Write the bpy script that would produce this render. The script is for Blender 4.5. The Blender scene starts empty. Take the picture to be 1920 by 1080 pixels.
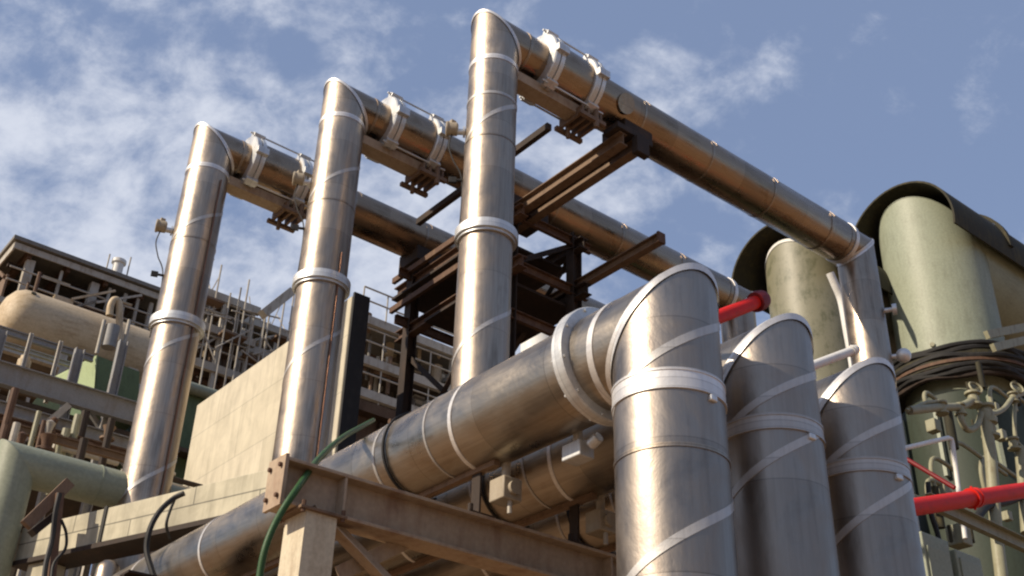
import bpy, math, random
from mathutils import Vector, Matrix, noise
R = math.radians
random.seed(7)
sc = bpy.context.scene
col = sc.collection

# ------------------------------------------------------------------ camera
F_PX = 2164.25            # focal length in pixels of a 1920 wide frame
PITCH, ROLL, EYE = 0.54034, 0.029734, Vector((0, 0, 1.6))
cr, sr, cp, sp = math.cos(ROLL), math.sin(ROLL), math.cos(PITCH), math.sin(PITCH)
FW = Vector((0, cp, sp)); UP0 = Vector((0, -sp, cp)); RT0 = Vector((1, 0, 0))
RT = RT0 * cr + UP0 * sr; UP = UP0 * cr - RT0 * sr
cam_d = bpy.data.cameras.new("camera"); cam = bpy.data.objects.new("camera", cam_d); col.objects.link(cam)
cam_d.sensor_width = 36; cam_d.lens = 36 * F_PX / 1920; cam_d.clip_end = 20000; cam_d.clip_start = 0.05
cam.matrix_world = Matrix.Translation(EYE) @ Matrix((RT, UP, -FW)).transposed().to_4x4()
sc.camera = cam

# ------------------------------------------------------------------ sky and sun
SUN_AZ, SUN_EL = 243.0, 33.0          # degrees clockwise from +Y, degrees above the horizon
sun_d = bpy.data.lights.new("sun", 'SUN'); sun = bpy.data.objects.new("sun", sun_d); col.objects.link(sun)
sun_d.energy = 4.3; sun_d.angle = R(0.6); sun_d.color = (1.0, 0.86, 0.68)
sdir = Vector((math.sin(R(SUN_AZ)) * math.cos(R(SUN_EL)), math.cos(R(SUN_AZ)) * math.cos(R(SUN_EL)), math.sin(R(SUN_EL))))
sun.rotation_euler = sdir.to_track_quat('Z', 'Y').to_euler(); sun.location = sdir * 100
world = bpy.data.worlds.new("World"); sc.world = world; world.use_nodes = True
wn, wl = world.node_tree.nodes, world.node_tree.links
wn.clear()
def N(nt, t, **kw):
    n = nt.new(t)
    for k, v in kw.items(): setattr(n, k, v)
    return n
w_out = N(wn, 'ShaderNodeOutputWorld'); bg = N(wn, 'ShaderNodeBackground')
sky = N(wn, 'ShaderNodeTexSky', sky_type='NISHITA', sun_disc=False, sun_elevation=R(SUN_EL), sun_rotation=R(SUN_AZ))
sky.air_density = 1.0; sky.dust_density = 1.2; sky.ozone_density = 2.0
tc = N(wn, 'ShaderNodeTexCoord')
def pix_dir(px, py):
    return (FW * F_PX + RT * (px - 960) - UP * (py - 540)).normalized()
mp = N(wn, 'ShaderNodeMapping'); mp.inputs['Rotation'].default_value = (0.25, 0.35, 0.9); mp.inputs['Scale'].default_value = (1.0, 1.5, 1.3)
wl.new(tc.outputs['Generated'], mp.inputs['Vector'])
n1 = N(wn, 'ShaderNodeTexNoise'); n1.inputs['Scale'].default_value = 12.0; n1.inputs['Detail'].default_value = 9; n1.inputs['Roughness'].default_value = 0.61; n1.inputs['Distortion'].default_value = 0.15
wl.new(mp.outputs[0], n1.inputs['Vector'])
def wmath(op, a, b=None, clamp=False):
    m = N(wn, 'ShaderNodeMath', operation=op, use_clamp=clamp)
    for i, v in enumerate((a, b)):
        if v is None: continue
        if isinstance(v, (int, float)): m.inputs[i].default_value = v
        else: wl.new(v, m.inputs[i])
    return m.outputs[0]
# broad cloud banks, each a soft round patch of sky (direction, angular radius, amount)
banks = [((230, 170), .16, .42), ((120, 300), .2, .40), ((60, 430), .24, .46), ((420, 90), .12, .26), ((560, 170), .12, .28), ((250, 400), .22, .36), ((600, 380), .2, .28),
         ((1300, 110), .13, .30), ((1230, 190), .10, .26), ((1400, 150), .08, .22), ((1080, 300), .09, .34), ((1120, 370), .10, .30), ((1400, 470), .12, .26),
         ((760, 20), .1, .12), ((1000, 500), .2, .34), ((300, 300), .3, .34), ((540, 60), .16, .26), ((640, 250), .12, .3), ((1700, 400), .2, .06), ((960, 300), .5, .26), ((700, 620), .35, .5), ((860, 480), .25, .45), ((1060, 330), .1, .4), ((100, 620), .4, .45), ((480, 20), .06, .2)]
tot = None
for (px, py), rad, amt in banks:
    d = pix_dir(px, py)
    dist = N(wn, 'ShaderNodeVectorMath', operation='DISTANCE'); dist.inputs[1].default_value = d
    wl.new(tc.outputs['Generated'], dist.inputs[0])
    mr = N(wn, 'ShaderNodeMapRange', interpolation_type='SMOOTHSTEP')
    mr.inputs['From Min'].default_value = 0; mr.inputs['From Max'].default_value = rad
    mr.inputs['To Min'].default_value = amt; mr.inputs['To Max'].default_value = 0
    wl.new(dist.outputs['Value'], mr.inputs['Value'])
    tot = mr.outputs[0] if tot is None else wmath('MAXIMUM', tot, wmath('ADD', wmath('MULTIPLY', tot, .6), wmath('MULTIPLY', mr.outputs[0], .8)))
mask = wmath('ADD', wmath('MULTIPLY', wmath('SUBTRACT', n1.outputs['Fac'], .2), 1.6), wmath('SUBTRACT', wmath('MULTIPLY', tot, .8), 0.30))
ramp = N(wn, 'ShaderNodeMapRange', interpolation_type='SMOOTHSTEP')
ramp.inputs['From Min'].default_value = 0.30; ramp.inputs['From Max'].default_value = 0.88
ramp.inputs['To Max'].default_value = 0.80
wl.new(mask, ramp.inputs['Value'])
tint = N(wn, 'ShaderNodeMix', data_type='RGBA', blend_type='MIX')
tint.inputs[0].default_value = 0.7
wl.new(sky.outputs[0], tint.inputs[6]); tint.inputs[7].default_value = (1.8, 2.33, 3.68, 1)
mixc = N(wn, 'ShaderNodeMix', data_type='RGBA')
wl.new(ramp.outputs[0], mixc.inputs[0]); wl.new(tint.outputs[2], mixc.inputs[6]); mixc.inputs[7].default_value = (5.6, 5.85, 6.5, 1)
wl.new(mixc.outputs[2], bg.inputs['Color']); bg.inputs['Strength'].default_value = 0.107
wl.new(bg.outputs[0], w_out.inputs['Surface'])
sc.view_settings.view_transform = 'Standard'; sc.view_settings.look = 'None'
sc.view_settings.exposure = 0.40; sc.view_settings.gamma = 1.0
sc.cycles.max_bounces = 8; sc.cycles.glossy_bounces = 5; sc.cycles.diffuse_bounces = 3
sc.cycles.filter_width = 2.2

# ------------------------------------------------------------------ the plant's own axes: a along the crossovers, b along the lower headers
VA = R(51.683)
AV = Vector((math.sin(VA), math.cos(VA), 0)); AU = Vector((-math.cos(VA), math.sin(VA), 0)); AZ = Vector((0, 0, 1))
ORG = Vector((-0.41, 14.49, 0))
def PL(a, b, z): return ORG + AV * a + AU * b + AZ * z
def hit(px, py, a=None, b=None, z=None):
    """a surveyed point: the sight line through a picture point met with a plane of the plant"""
    d = pix_dir(px, py)
    if z is not None: t = (z - EYE.z) / d.z
    elif a is not None: t = (ORG.dot(AV) + a - EYE.dot(AV)) / d.dot(AV)
    else: t = (ORG.dot(AU) + b - EYE.dot(AU)) / d.dot(AU)
    p = EYE + d * t; r = p - ORG
    return (r.dot(AV), r.dot(AU), p.z)
def hitw(px, py, **k): return PL(*hit(px, py, **k))
def z_on(a, b, px, py):
    """height of a picture point on the front of a vertical thing standing at a, b"""
    g = PL(a, b, 0); n = Vector((g.x, g.y, 0)).normalized(); d = pix_dir(px, py)
    t = (g.dot(n) - 0.4) / d.dot(n); return EYE.z + d.z * t

# ------------------------------------------------------------------ materials
def mat_base(name):
    m = bpy.data.materials.new(name); m.use_nodes = True
    nt = m.node_tree; p = nt.nodes['Principled BSDF']; return m, nt.nodes, nt.links, p
def objvec(nn, ll, scale):
    t = N(nn, 'ShaderNodeTexCoord'); mpp = N(nn, 'ShaderNodeMapping'); mpp.inputs['Scale'].default_value = scale
    ll.new(t.outputs['Object'], mpp.inputs['Vector']); return mpp.outputs[0]
def noise_n(nn, ll, vec, scale, detail=5, rough=.55, dist=0):
    n = N(nn, 'ShaderNodeTexNoise'); n.inputs['Scale'].default_value = scale; n.inputs['Detail'].default_value = detail
    n.inputs['Roughness'].default_value = rough; n.inputs['Distortion'].default_value = dist; ll.new(vec, n.inputs['Vector']); return n.outputs['Fac']
def ramp_n(nn, ll, fac, stops):
    r = N(nn, 'ShaderNodeValToRGB'); e = r.color_ramp.elements
    while len(e) < len(stops): e.new(0.5)
    for i, (p, c) in enumerate(stops):
        e[i].position = p; e[i].color = (c[0], c[1], c[2], 1) if not isinstance(c, float) else (c, c, c, 1)
    ll.new(fac, r.inputs['Fac']); return r.outputs['Color']
def bump_n(nn, ll, p, h, strength, dist=0.01):
    b = N(nn, 'ShaderNodeBump'); b.inputs['Strength'].default_value = strength; b.inputs['Distance'].default_value = dist
    ll.new(h, b.inputs['Height']); ll.new(b.outputs[0], p.inputs['Normal'])
def cladding(name, c0, c1, c2, rough=.33, streak=1.0, metal=1.0):
    """dull rolled metal sheet, stained in streaks along the pipe (object z)"""
    m, nn, ll, p = mat_base(name)
    v1 = objvec(nn, ll, (5, 5, .35)); v2 = objvec(nn, ll, (1.3, 1.3, 1.1)); v3 = objvec(nn, ll, (30, 30, 1.5)); v4 = objvec(nn, ll, (1, 1, 1))
    s = noise_n(nn, ll, v1, 1.6, 6, .6); b = noise_n(nn, ll, v2, 1.5, 6, .62, .4); f = noise_n(nn, ll, v3, 1, 4, .6); g = noise_n(nn, ll, v4, 22, 4, .6)
    mm = N(nn, 'ShaderNodeMix', data_type='FLOAT'); mm.inputs[0].default_value = .5; ll.new(s, mm.inputs[2]); ll.new(b, mm.inputs[3])
    base = ramp_n(nn, ll, mm.outputs[0], [(.30, c1), (.47, c0), (.58, c0), (.72, c2)])
    mx = N(nn, 'ShaderNodeMix', data_type='RGBA', blend_type='MULTIPLY'); mx.inputs[0].default_value = .6 * streak
    ll.new(base, mx.inputs[6]); ll.new(ramp_n(nn, ll, f, [(.3, .62), (.6, 1.0)]), mx.inputs[7])
    tco = N(nn, 'ShaderNodeTexCoord'); sp_ = N(nn, 'ShaderNodeSeparateXYZ'); ll.new(tco.outputs['Object'], sp_.inputs[0])
    dv = N(nn, 'ShaderNodeMath', operation='DIVIDE'); ll.new(sp_.outputs['Z'], dv.inputs[0]); dv.inputs[1].default_value = .93
    fl = N(nn, 'ShaderNodeMath', operation='FLOOR'); ll.new(dv.outputs[0], fl.inputs[0])
    wnz = N(nn, 'ShaderNodeTexWhiteNoise', noise_dimensions='1D'); ll.new(fl.outputs[0], wnz.inputs['W'])
    fr_ = N(nn, 'ShaderNodeMath', operation='FRACT'); ll.new(dv.outputs[0], fr_.inputs[0])
    m4 = N(nn, 'ShaderNodeMix', data_type='RGBA', blend_type='MULTIPLY'); m4.inputs[0].default_value = 1
    ll.new(mx.outputs[2], m4.inputs[6]); ll.new(ramp_n(nn, ll, wnz.outputs['Value'], [(0, .80), (1, 1.0)]), m4.inputs[7])
    m5 = N(nn, 'ShaderNodeMix', data_type='RGBA', blend_type='MULTIPLY'); m5.inputs[0].default_value = .8
    ll.new(m4.outputs[2], m5.inputs[6]); ll.new(ramp_n(nn, ll, fr_.outputs[0], [(0, .45), (.012, 1.0)]), m5.inputs[7])
    ll.new(m5.outputs[2], p.inputs['Base Color']); p.inputs['Metallic'].default_value = metal
    rr = N(nn, 'ShaderNodeMapRange'); rr.inputs['To Min'].default_value = rough - .1; rr.inputs['To Max'].default_value = rough + .16
    rr.inputs['From Min'].default_value = .3; rr.inputs['From Max'].default_value = .7
    ll.new(b, rr.inputs['Value']); ll.new(rr.outputs[0], p.inputs['Roughness'])
    ad = N(nn, 'ShaderNodeMath', operation='MULTIPLY_ADD'); ll.new(b, ad.inputs[0]); ad.inputs[1].default_value = 3.0; ad.inputs[2].default_value = 0
    bump_n(nn, ll, p, ad.outputs[0], .28, .012)
    return m
def paint(name, c, dirt=(.10, .07, .045), amt=.5, rough=.55, scale=2.2, metal=0, streak=.5, spec=.3):
    m, nn, ll, p = mat_base(name)
    v1 = objvec(nn, ll, (1, 1, 1)); v2 = objvec(nn, ll, (3, 3, .5))
    a = noise_n(nn, ll, v1, scale, 8, .65, .3); b = noise_n(nn, ll, v2, 3, 5, .6); f = noise_n(nn, ll, v1, scale * 14, 4, .6)
    mm = N(nn, 'ShaderNodeMix', data_type='FLOAT'); mm.inputs[0].default_value = streak; ll.new(a, mm.inputs[2]); ll.new(b, mm.inputs[3])
    k = N(nn, 'ShaderNodeMapRange', interpolation_type='SMOOTHSTEP'); k.inputs['From Min'].default_value = .46; k.inputs['From Max'].default_value = .68; k.inputs['To Max'].default_value = amt
    ll.new(mm.outputs[0], k.inputs['Value'])
    mx = N(nn, 'ShaderNodeMix', data_type='RGBA'); ll.new(k.outputs[0], mx.inputs[0]); mx.inputs[6].default_value = (*c, 1); mx.inputs[7].default_value = (*dirt, 1)
    m2 = N(nn, 'ShaderNodeMix', data_type='RGBA', blend_type='MULTIPLY'); m2.inputs[0].default_value = .45
    ll.new(mx.outputs[2], m2.inputs[6]); ll.new(ramp_n(nn, ll, f, [(.3, .6), (.65, 1.0)]), m2.inputs[7])
    ll.new(m2.outputs[2], p.inputs['Base Color']); p.inputs['Roughness'].default_value = rough; p.inputs['Metallic'].default_value = metal
    p.inputs['Specular IOR Level'].default_value = spec
    bump_n(nn, ll, p, f, .3, .006)
    return m
def panelled(name, c, seam, amt=.35):
    """cast wall: faint board joints and stains, in plant axes (object axes)"""
    m, nn, ll, p = mat_base(name)
    v1 = objvec(nn, ll, (1, 1, 1)); a = noise_n(nn, ll, v1, 1.6, 8, .65, .5); v2 = objvec(nn, ll, (2.5, 2.5, .4)); b = noise_n(nn, ll, v2, 2, 5, .6)
    t = N(nn, 'ShaderNodeTexCoord'); sx = N(nn, 'ShaderNodeSeparateXYZ'); ll.new(t.outputs['Object'], sx.inputs[0])
    cb = N(nn, 'ShaderNodeCombineXYZ'); ll.new(sx.outputs['Y'], cb.inputs[0]); ll.new(sx.outputs['Z'], cb.inputs[1])
    br = N(nn, 'ShaderNodeTexBrick', offset=.5); ll.new(cb.outputs[0], br.inputs['Vector'])
    br.inputs['Scale'].default_value = 1; br.inputs['Brick Width'].default_value = 2.4; br.inputs['Row Height'].default_value = 1.15
    br.inputs['Mortar Size'].default_value = .014; br.inputs['Mortar Smooth'].default_value = .6
    br.inputs['Color1'].default_value = (*c, 1); br.inputs['Color2'].default_value = (c[0] * .95, c[1] * .95, c[2] * .93, 1); br.inputs['Mortar'].default_value = (*seam, 1)
    m2 = N(nn, 'ShaderNodeMix', data_type='RGBA', blend_type='MULTIPLY'); m2.inputs[0].default_value = amt; ll.new(br.outputs['Color'], m2.inputs[6])
    ll.new(ramp_n(nn, ll, a, [(.35, .55), (.6, 1.0)]), m2.inputs[7])
    m3 = N(nn, 'ShaderNodeMix', data_type='RGBA', blend_type='MULTIPLY'); m3.inputs[0].default_value = amt; ll.new(m2.outputs[2], m3.inputs[6])
    ll.new(ramp_n(nn, ll, b, [(.35, .6), (.55, 1.0)]), m3.inputs[7])
    ll.new(m3.outputs[2], p.inputs['Base Color']); p.inputs['Roughness'].default_value = .85; p.inputs['Specular IOR Level'].default_value = .2
    bump_n(nn, ll, p, a, .4, .01); return m
M = {}
M['clad'] = cladding('aluminium_cladding', (.43, .355, .28), (.25, .18, .125), (.53, .46, .38), .39)
M['clad_front'] = cladding('front_cladding', (.38, .33, .28), (.25, .20, .16), (.46, .41, .355), .43, .5)
M['clad_run'] = cladding('stained_run_cladding', (.37, .272, .188), (.21, .13, .075), (.47, .38, .29), .26, .8)
M['clad_header'] = cladding('header_cladding', (.42, .365, .295), (.25, .19, .135), (.52, .46, .385), .33, .8)
M['tape'] = cladding('foil_tape', (.84, .82, .79), (.66, .62, .57), (.9, .89, .87), .42, .5, .55)
M['tape_dull'] = cladding('dull_seam_tape', (.56, .54, .51), (.42, .39, .36), (.64, .62, .60), .45, .5, .6)
M['galv'] = cladding('galvanised_flange', (.74, .75, .74), (.50, .48, .45), (.82, .83, .84), .42, .7, .6)
M['rust'] = paint('rusty_brown_steel', (.105, .058, .037), (.19, .115, .065), .75, .72, 2.5)
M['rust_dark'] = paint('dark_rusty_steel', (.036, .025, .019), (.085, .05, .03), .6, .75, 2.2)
M['rust_pale'] = paint('sun_worn_brown_steel', (.19, .125, .08), (.08, .045, .025), .7, .7, 2.5)
M['tan_steel'] = paint('tan_rusting_steel', (.40, .31, .22), (.22, .125, .08), .7, .7, 1.6)
M['beige'] = panelled('beige_cast_wall', (.57, .52, .41), (.41, .38, .30))
M['conc'] = panelled('grey_beige_concrete', (.52, .48, .36), (.20, .19, .15), .6)
M['cream_steel'] = paint('cream_painted_steel', (.60, .53, .39), (.28, .19, .11), .55, .6)
M['green'] = paint('pale_green_paint', (.285, .31, .23), (.19, .20, .14), .5, .5, 1.2)
M['green_mottled'] = paint('mottled_green_paint', (.20, .19, .125), (.075, .08, .035), .9, .5, 2.6, 0, .3, .5)
M['green_dark'] = paint('deep_green_paint', (.12, .17, .085), (.07, .09, .05), .6, .6, 1.5)
M['green_bright'] = paint('light_green_sheet', (.38, .46, .25), (.22, .28, .14), .5, .5, 2)
M['olive_pipe'] = paint('olive_pipework', (.30, .29, .19), (.15, .11, .06), .6, .5, 4)
M['soot'] = paint('sooty_sheet', (.035, .032, .02), (.085, .07, .028), .7, .8, 2)
M['tan_tank'] = paint('tan_tank_paint', (.55, .44, .29), (.33, .23, .12), .75, .55, 1.1)
M['grey_steel'] = paint('grey_painted_steel', (.27, .27, .265), (.17, .12, .08), .5, .6, 2)
M['pale_steel'] = paint('pale_weathered_steel', (.44, .41, .35), (.23, .17, .11), .7, .6, 2.5)
M['brown_wall'] = paint('brown_sheet_wall', (.15, .095, .062), (.26, .17, .11), .7, .7, 1.3)
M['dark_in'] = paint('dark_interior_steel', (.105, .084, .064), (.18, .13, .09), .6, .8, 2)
M['stone'] = paint('weathered_roof_deck', (.20, .19, .17), (.11, .09, .07), .6, .8, 2)
M['red'] = paint('red_pipe_paint', (.64, .014, .006), (.26, .02, .014), .5, .5, 6, 0, .3, .25)
M['dark_red'] = paint('dark_red_paint', (.18, .012, .014), (.08, .01, .01), .4, .5, 6)
M['white'] = paint('white_paint', (.74, .73, .69), (.40, .36, .29), .35, .5, 4)
M['ivory'] = paint('ivory_box_plastic', (.36, .31, .23), (.20, .15, .10), .5, .5, 9)
M['black'] = paint('black_rubber', (.02, .019, .018), (.05, .045, .04), .5, .6, 9)
M['hose'] = paint('green_hose_rubber', (.028, .08, .022), (.08, .10, .05), .5, .5, 8)
M['reflected_brown'] = cladding('reflection_streak_metal', (.30, .16, .10), (.20, .09, .06), (.38, .22, .15), .45)  # brown of a reflection, worn by the thin tubes added on the risers
M['pad'] = paint('earth_brown_pad', (.30, .19, .11), (.17, .105, .06), .6, .95, .4)
M['green_shaded'] = paint('shaded_green_vessel_paint', (.04, .052, .036), (.03, .034, .02), .6, .6, 1.2)  # darker green with the shade of the lower vessel bodies put into it
M['ground'] = paint('dry_earth', (.30, .20, .12), (.18, .12, .07), .7, .95, .25)

# ------------------------------------------------------------------ mesh building
W = {}
class MB:
    def __init__(s): s.v = []; s.f = []
    def add(s, vs, fs):
        o = len(s.v); s.v += [Vector(v) for v in vs]; s.f += [tuple(i + o for i in f) for f in fs]; return s
    def box(s, c, ex, ey, ez, ax=None, ay=None, az=None):
        ax = ax or AV; ay = ay or AU; az = az or AZ; c = Vector(c)
        vs = [c + ax * (ex / 2 * i) + ay * (ey / 2 * j) + az * (ez / 2 * k) for i in (-1, 1) for j in (-1, 1) for k in (-1, 1)]
        fs = [(0, 1, 3, 2), (4, 6, 7, 5), (0, 4, 5, 1), (2, 3, 7, 6), (0, 2, 6, 4), (1, 5, 7, 3)]
        if ax.cross(ay).dot(az) < 0: fs = [tuple(reversed(f)) for f in fs]
        return s.add(vs, fs)
    def pbox(s, a0, a1, b0, b1, z0, z1):
        return s.box(PL((a0 + a1) / 2, (b0 + b1) / 2, (z0 + z1) / 2), abs(a1 - a0), abs(b1 - b0), abs(z1 - z0))
    def bar(s, p0, p1, w, h, up=None):
        p0, p1 = Vector(p0), Vector(p1); d = (p1 - p0); L = d.length; d.normalize()
        up = up or (AZ if abs(d.z) < .95 else AU); x = d.cross(up).normalized(); y = x.cross(d)
        return s.box((p0 + p1) / 2, w, L, h, x, d, y)
    def profile(s, p0, p1, pts, up=None):
        """extrude a closed 2D outline (x sideways, y up) from p0 to p1"""
        p0, p1 = Vector(p0), Vector(p1); d = (p1 - p0).normalized(); up = up or (AZ if abs(d.z) < .95 else AU)
        x = d.cross(up).normalized(); y = x.cross(d); n = len(pts)
        vs = [p + x * q[0] + y * q[1] for p in (p0, p1) for q in pts]
        fs = [(i, (i + 1) % n, n + (i + 1) % n, n + i) for i in range(n)]
        fs += [tuple(reversed(range(n))), tuple(range(n, 2 * n))]
        return s.add(vs, fs)
    def ibeam(s, p0, p1, h=.3, w=.2, tf=.025, tw=.018, up=None):
        a, b, c, d = w / 2, h / 2, tw / 2, h / 2 - tf
        return s.profile(p0, p1, [(-a, -b), (a, -b), (a, -d), (c, -d), (c, d), (a, d), (a, b), (-a, b), (-a, d), (-c, d), (-c, -d), (-a, -d)], up)
    def channel(s, p0, p1, h=.2, w=.08, t=.014, up=None):
        return s.profile(p0, p1, [(0, -h / 2), (w, -h / 2), (w, -h / 2 + t), (t, -h / 2 + t), (t, h / 2 - t), (w, h / 2 - t), (w, h / 2), (0, h / 2)], up)
    def angle(s, p0, p1, w=.08, t=.01, up=None):
        return s.profile(p0, p1, [(0, 0), (w, 0), (w, t), (t, t), (t, w), (0, w)], up)
    def cyl(s, p0, p1, r0, r1=None, seg=24, caps=True, n0=None, n1=None, rings=1):
        """cylinder whose end rings lie in planes with normals n0, n1 (mitres)"""
        p0, p1 = Vector(p0), Vector(p1); r1 = r0 if r1 is None else r1; d = (p1 - p0).normalized()
        h = AZ if abs(d.z) < .9 else AV; x = d.cross(h).normalized(); y = d.cross(x)
        vs = []
        ends = []
        for p, r, n in ((p0, r0, n0), (p1, r1, n1)):
            n = n or d; ring = []
            for i in range(seg):
                t = 2 * math.pi * i / seg; q = x * (math.cos(t) * r) + y * (math.sin(t) * r)
                ring.append(p + q - d * (q.dot(n) / d.dot(n)))
            ends.append(ring)
        for k in range(rings + 1):
            vs += [ends[0][i].lerp(ends[1][i], k / rings) for i in range(seg)]
        fs = [(k * seg + i, k * seg + (i + 1) % seg, (k + 1) * seg + (i + 1) % seg, (k + 1) * seg + i) for k in range(rings) for i in range(seg)]
        if caps: fs += [tuple(reversed(range(seg))), tuple(range(rings * seg, rings * seg + seg))]
        return s.add(vs, fs)
    def lathe(s, p0, d, prof, seg=32):
        """revolve (distance along d, radius) pairs"""
        p0 = Vector(p0); d = Vector(d).normalized(); h = AZ if abs(d.z) < .9 else AV; x = d.cross(h).normalized(); y = d.cross(x); n = len(prof)
        vs = [p0 + d * q + (x * math.cos(2 * math.pi * i / seg) + y * math.sin(2 * math.pi * i / seg)) * r for q, r in prof for i in range(seg)]
        fs = [(k * seg + i, k * seg + (i + 1) % seg, (k + 1) * seg + (i + 1) % seg, (k + 1) * seg + i) for k in range(n - 1) for i in range(seg)]
        if prof[0][1] > 1e-4: fs.append(tuple(reversed(range(seg))))
        if prof[-1][1] > 1e-4: fs.append(tuple(range((n - 1) * seg, n * seg)))
        return s.add(vs, fs)
    def strip(s, pts, nrm, sides, t):
        """a flat strap of thickness t following pts; nrm outward, sides = half-width vectors"""
        n = len(pts); vs = []
        for p, o, w in zip(pts, nrm, sides):
            vs += [p - w, p + w, p + w + o * t, p - w + o * t]
        fs = [(4 * k + i, 4 * k + (i + 1) % 4, 4 * k + 4 + (i + 1) % 4, 4 * k + 4 + i) for k in range(n - 1) for i in range(4)]
        fs += [(3, 2, 1, 0), (4 * n - 4, 4 * n - 3, 4 * n - 2, 4 * n - 1)]
        return s.add(vs, fs)
    def helix(s, p, d, r, ph0, ph1, rise, w=.035, t=.006, seg=48):
        """a strap wound round the axis (p, d) from angle ph0 to ph1 (world azimuth for vertical pipes) rising by rise"""
        p, d = Vector(p), Vector(d).normalized()
        if abs(d.z) > .9: x, y = Vector((0, 1, 0)), Vector((1, 0, 0))
        else: y = AZ.copy(); x = y.cross(d).normalized()
        pts, nr, sd = [], [], []
        for i in range(seg + 1):
            k = i / seg; ph = ph0 + (ph1 - ph0) * k; o = x * math.cos(ph) + y * math.sin(ph)
            tan = (-x * math.sin(ph) + y * math.cos(ph)) * (r * (ph1 - ph0)) + d * rise; tan.normalize()
            pts.append(p + d * (rise * k) + o * (r - .002)); nr.append(o); sd.append(o.cross(tan) * w)
        return s.strip(pts, nr, sd, t + .002)
    def tube(s, pts, r, seg=10, caps=True):
        pts = [Vector(p) for p in pts]; n = len(pts); vs = []
        ref = None
        for i, p in enumerate(pts):
            t = (pts[min(i + 1, n - 1)] - pts[max(i - 1, 0)]).normalized()
            if ref is None: ref = t.orthogonal().normalized()
            ref = (ref - t * ref.dot(t)).normalized(); y = t.cross(ref)
            vs += [p + (ref * math.cos(2 * math.pi * k / seg) + y * math.sin(2 * math.pi * k / seg)) * r for k in range(seg)]
        fs = [(i * seg + k, i * seg + (k + 1) % seg, (i + 1) * seg + (k + 1) % seg, (i + 1) * seg + k) for i in range(n - 1) for k in range(seg)]
        if caps: fs += [tuple(reversed(range(seg))), tuple(range((n - 1) * seg, n * seg))]
        return s.add(vs, fs)
    def ball(s, c, r, seg=20):
        return s.lathe(Vector(c) - AZ * r, AZ, [(r - r * math.cos(math.pi * k / 12), r * math.sin(math.pi * k / 12)) for k in range(13)], seg)
    def build(s, name, mat, parent=None, frame=None, smooth=True, bevel=0):
        if frame is None:
            frame = W[parent.name].copy() if parent else Matrix.Translation(sum(s.v, Vector()) / max(1, len(s.v)))
        inv = frame.inverted()
        me = bpy.data.meshes.new(name); me.from_pydata([tuple(inv @ v) for v in s.v], [], s.f)
        me.materials.append(mat); me.validate(); me.update()
        if smooth:
            me.polygons.foreach_set('use_smooth', [True] * len(me.polygons)); me.set_sharp_from_angle(angle=R(32))
        o = bpy.data.objects.new(name, me); col.objects.link(o); W[o.name] = frame.copy()
        if parent: o.parent = parent; o.matrix_local = W[parent.name].inverted() @ frame
        else: o.matrix_world = frame
        if bevel:
            md = o.modifiers.new('bevel', 'BEVEL'); md.width = bevel; md.segments = 2; md.limit_method = 'ANGLE'; md.angle_limit = R(40)
        return o
def frame_along(p, d):
    """object frame with z along d"""
    d = Vector(d).normalized(); h = AZ if abs(d.z) < .9 else AV; x = h.cross(d).normalized(); y = d.cross(x)
    return Matrix.Translation(Vector(p)) @ Matrix((x, y, d)).transposed().to_4x4()
PLF = Matrix((AV, AU, AZ)).transposed().to_4x4()
def plant_frame(p): return Matrix.Translation(Vector(p)) @ PLF
def tag(o, label, cat, group=None, kind=None):
    if label: o['label'] = label
    if cat: o['category'] = cat
    if group: o['group'] = group
    if kind: o['kind'] = kind
    return o
def thing(name, loc, label, cat, group=None, rot=True):
    o = bpy.data.objects.new(name, None); col.objects.link(o); f = plant_frame(loc) if rot else Matrix.Translation(Vector(loc))
    o.empty_display_size = .2; o.matrix_world = f; W[o.name] = f; return tag(o, label, cat, group)
def bez(p, n=14):
    """smooth curve through points (Catmull-Rom)"""
    p = [Vector(q) for q in p]; q = [p[0] * 2 - p[1]] + p + [p[-1] * 2 - p[-2]]; out = []
    for i in range(1, len(q) - 2):
        for k in range(n):
            t = k / n; a, b, c, d = q[i - 1], q[i], q[i + 1], q[i + 2]
            out.append(.5 * ((2 * b) + (c - a) * t + (2 * a - 5 * b + 4 * c - d) * t * t + (3 * b - a - 3 * c + d) * t ** 3))
    return out + [p[-1]]

# ------------------------------------------------------------------ ground
g = MB(); S = 4000
g.add([(-S, -S, 0), (S, -S, 0), (S, S, 0), (-S, S, 0)], [(0, 1, 2, 3)])
tag(g.build('ground', M['ground'], frame=Matrix.Identity(4)), None, None, kind='structure')
g = MB(); g.pbox(-14, 40, -12, 14, .0, .12)
tag(g.build('pavement', M['pad'], frame=plant_frame(PL(0, 0, 0)), smooth=False), None, None, kind='structure')

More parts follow.
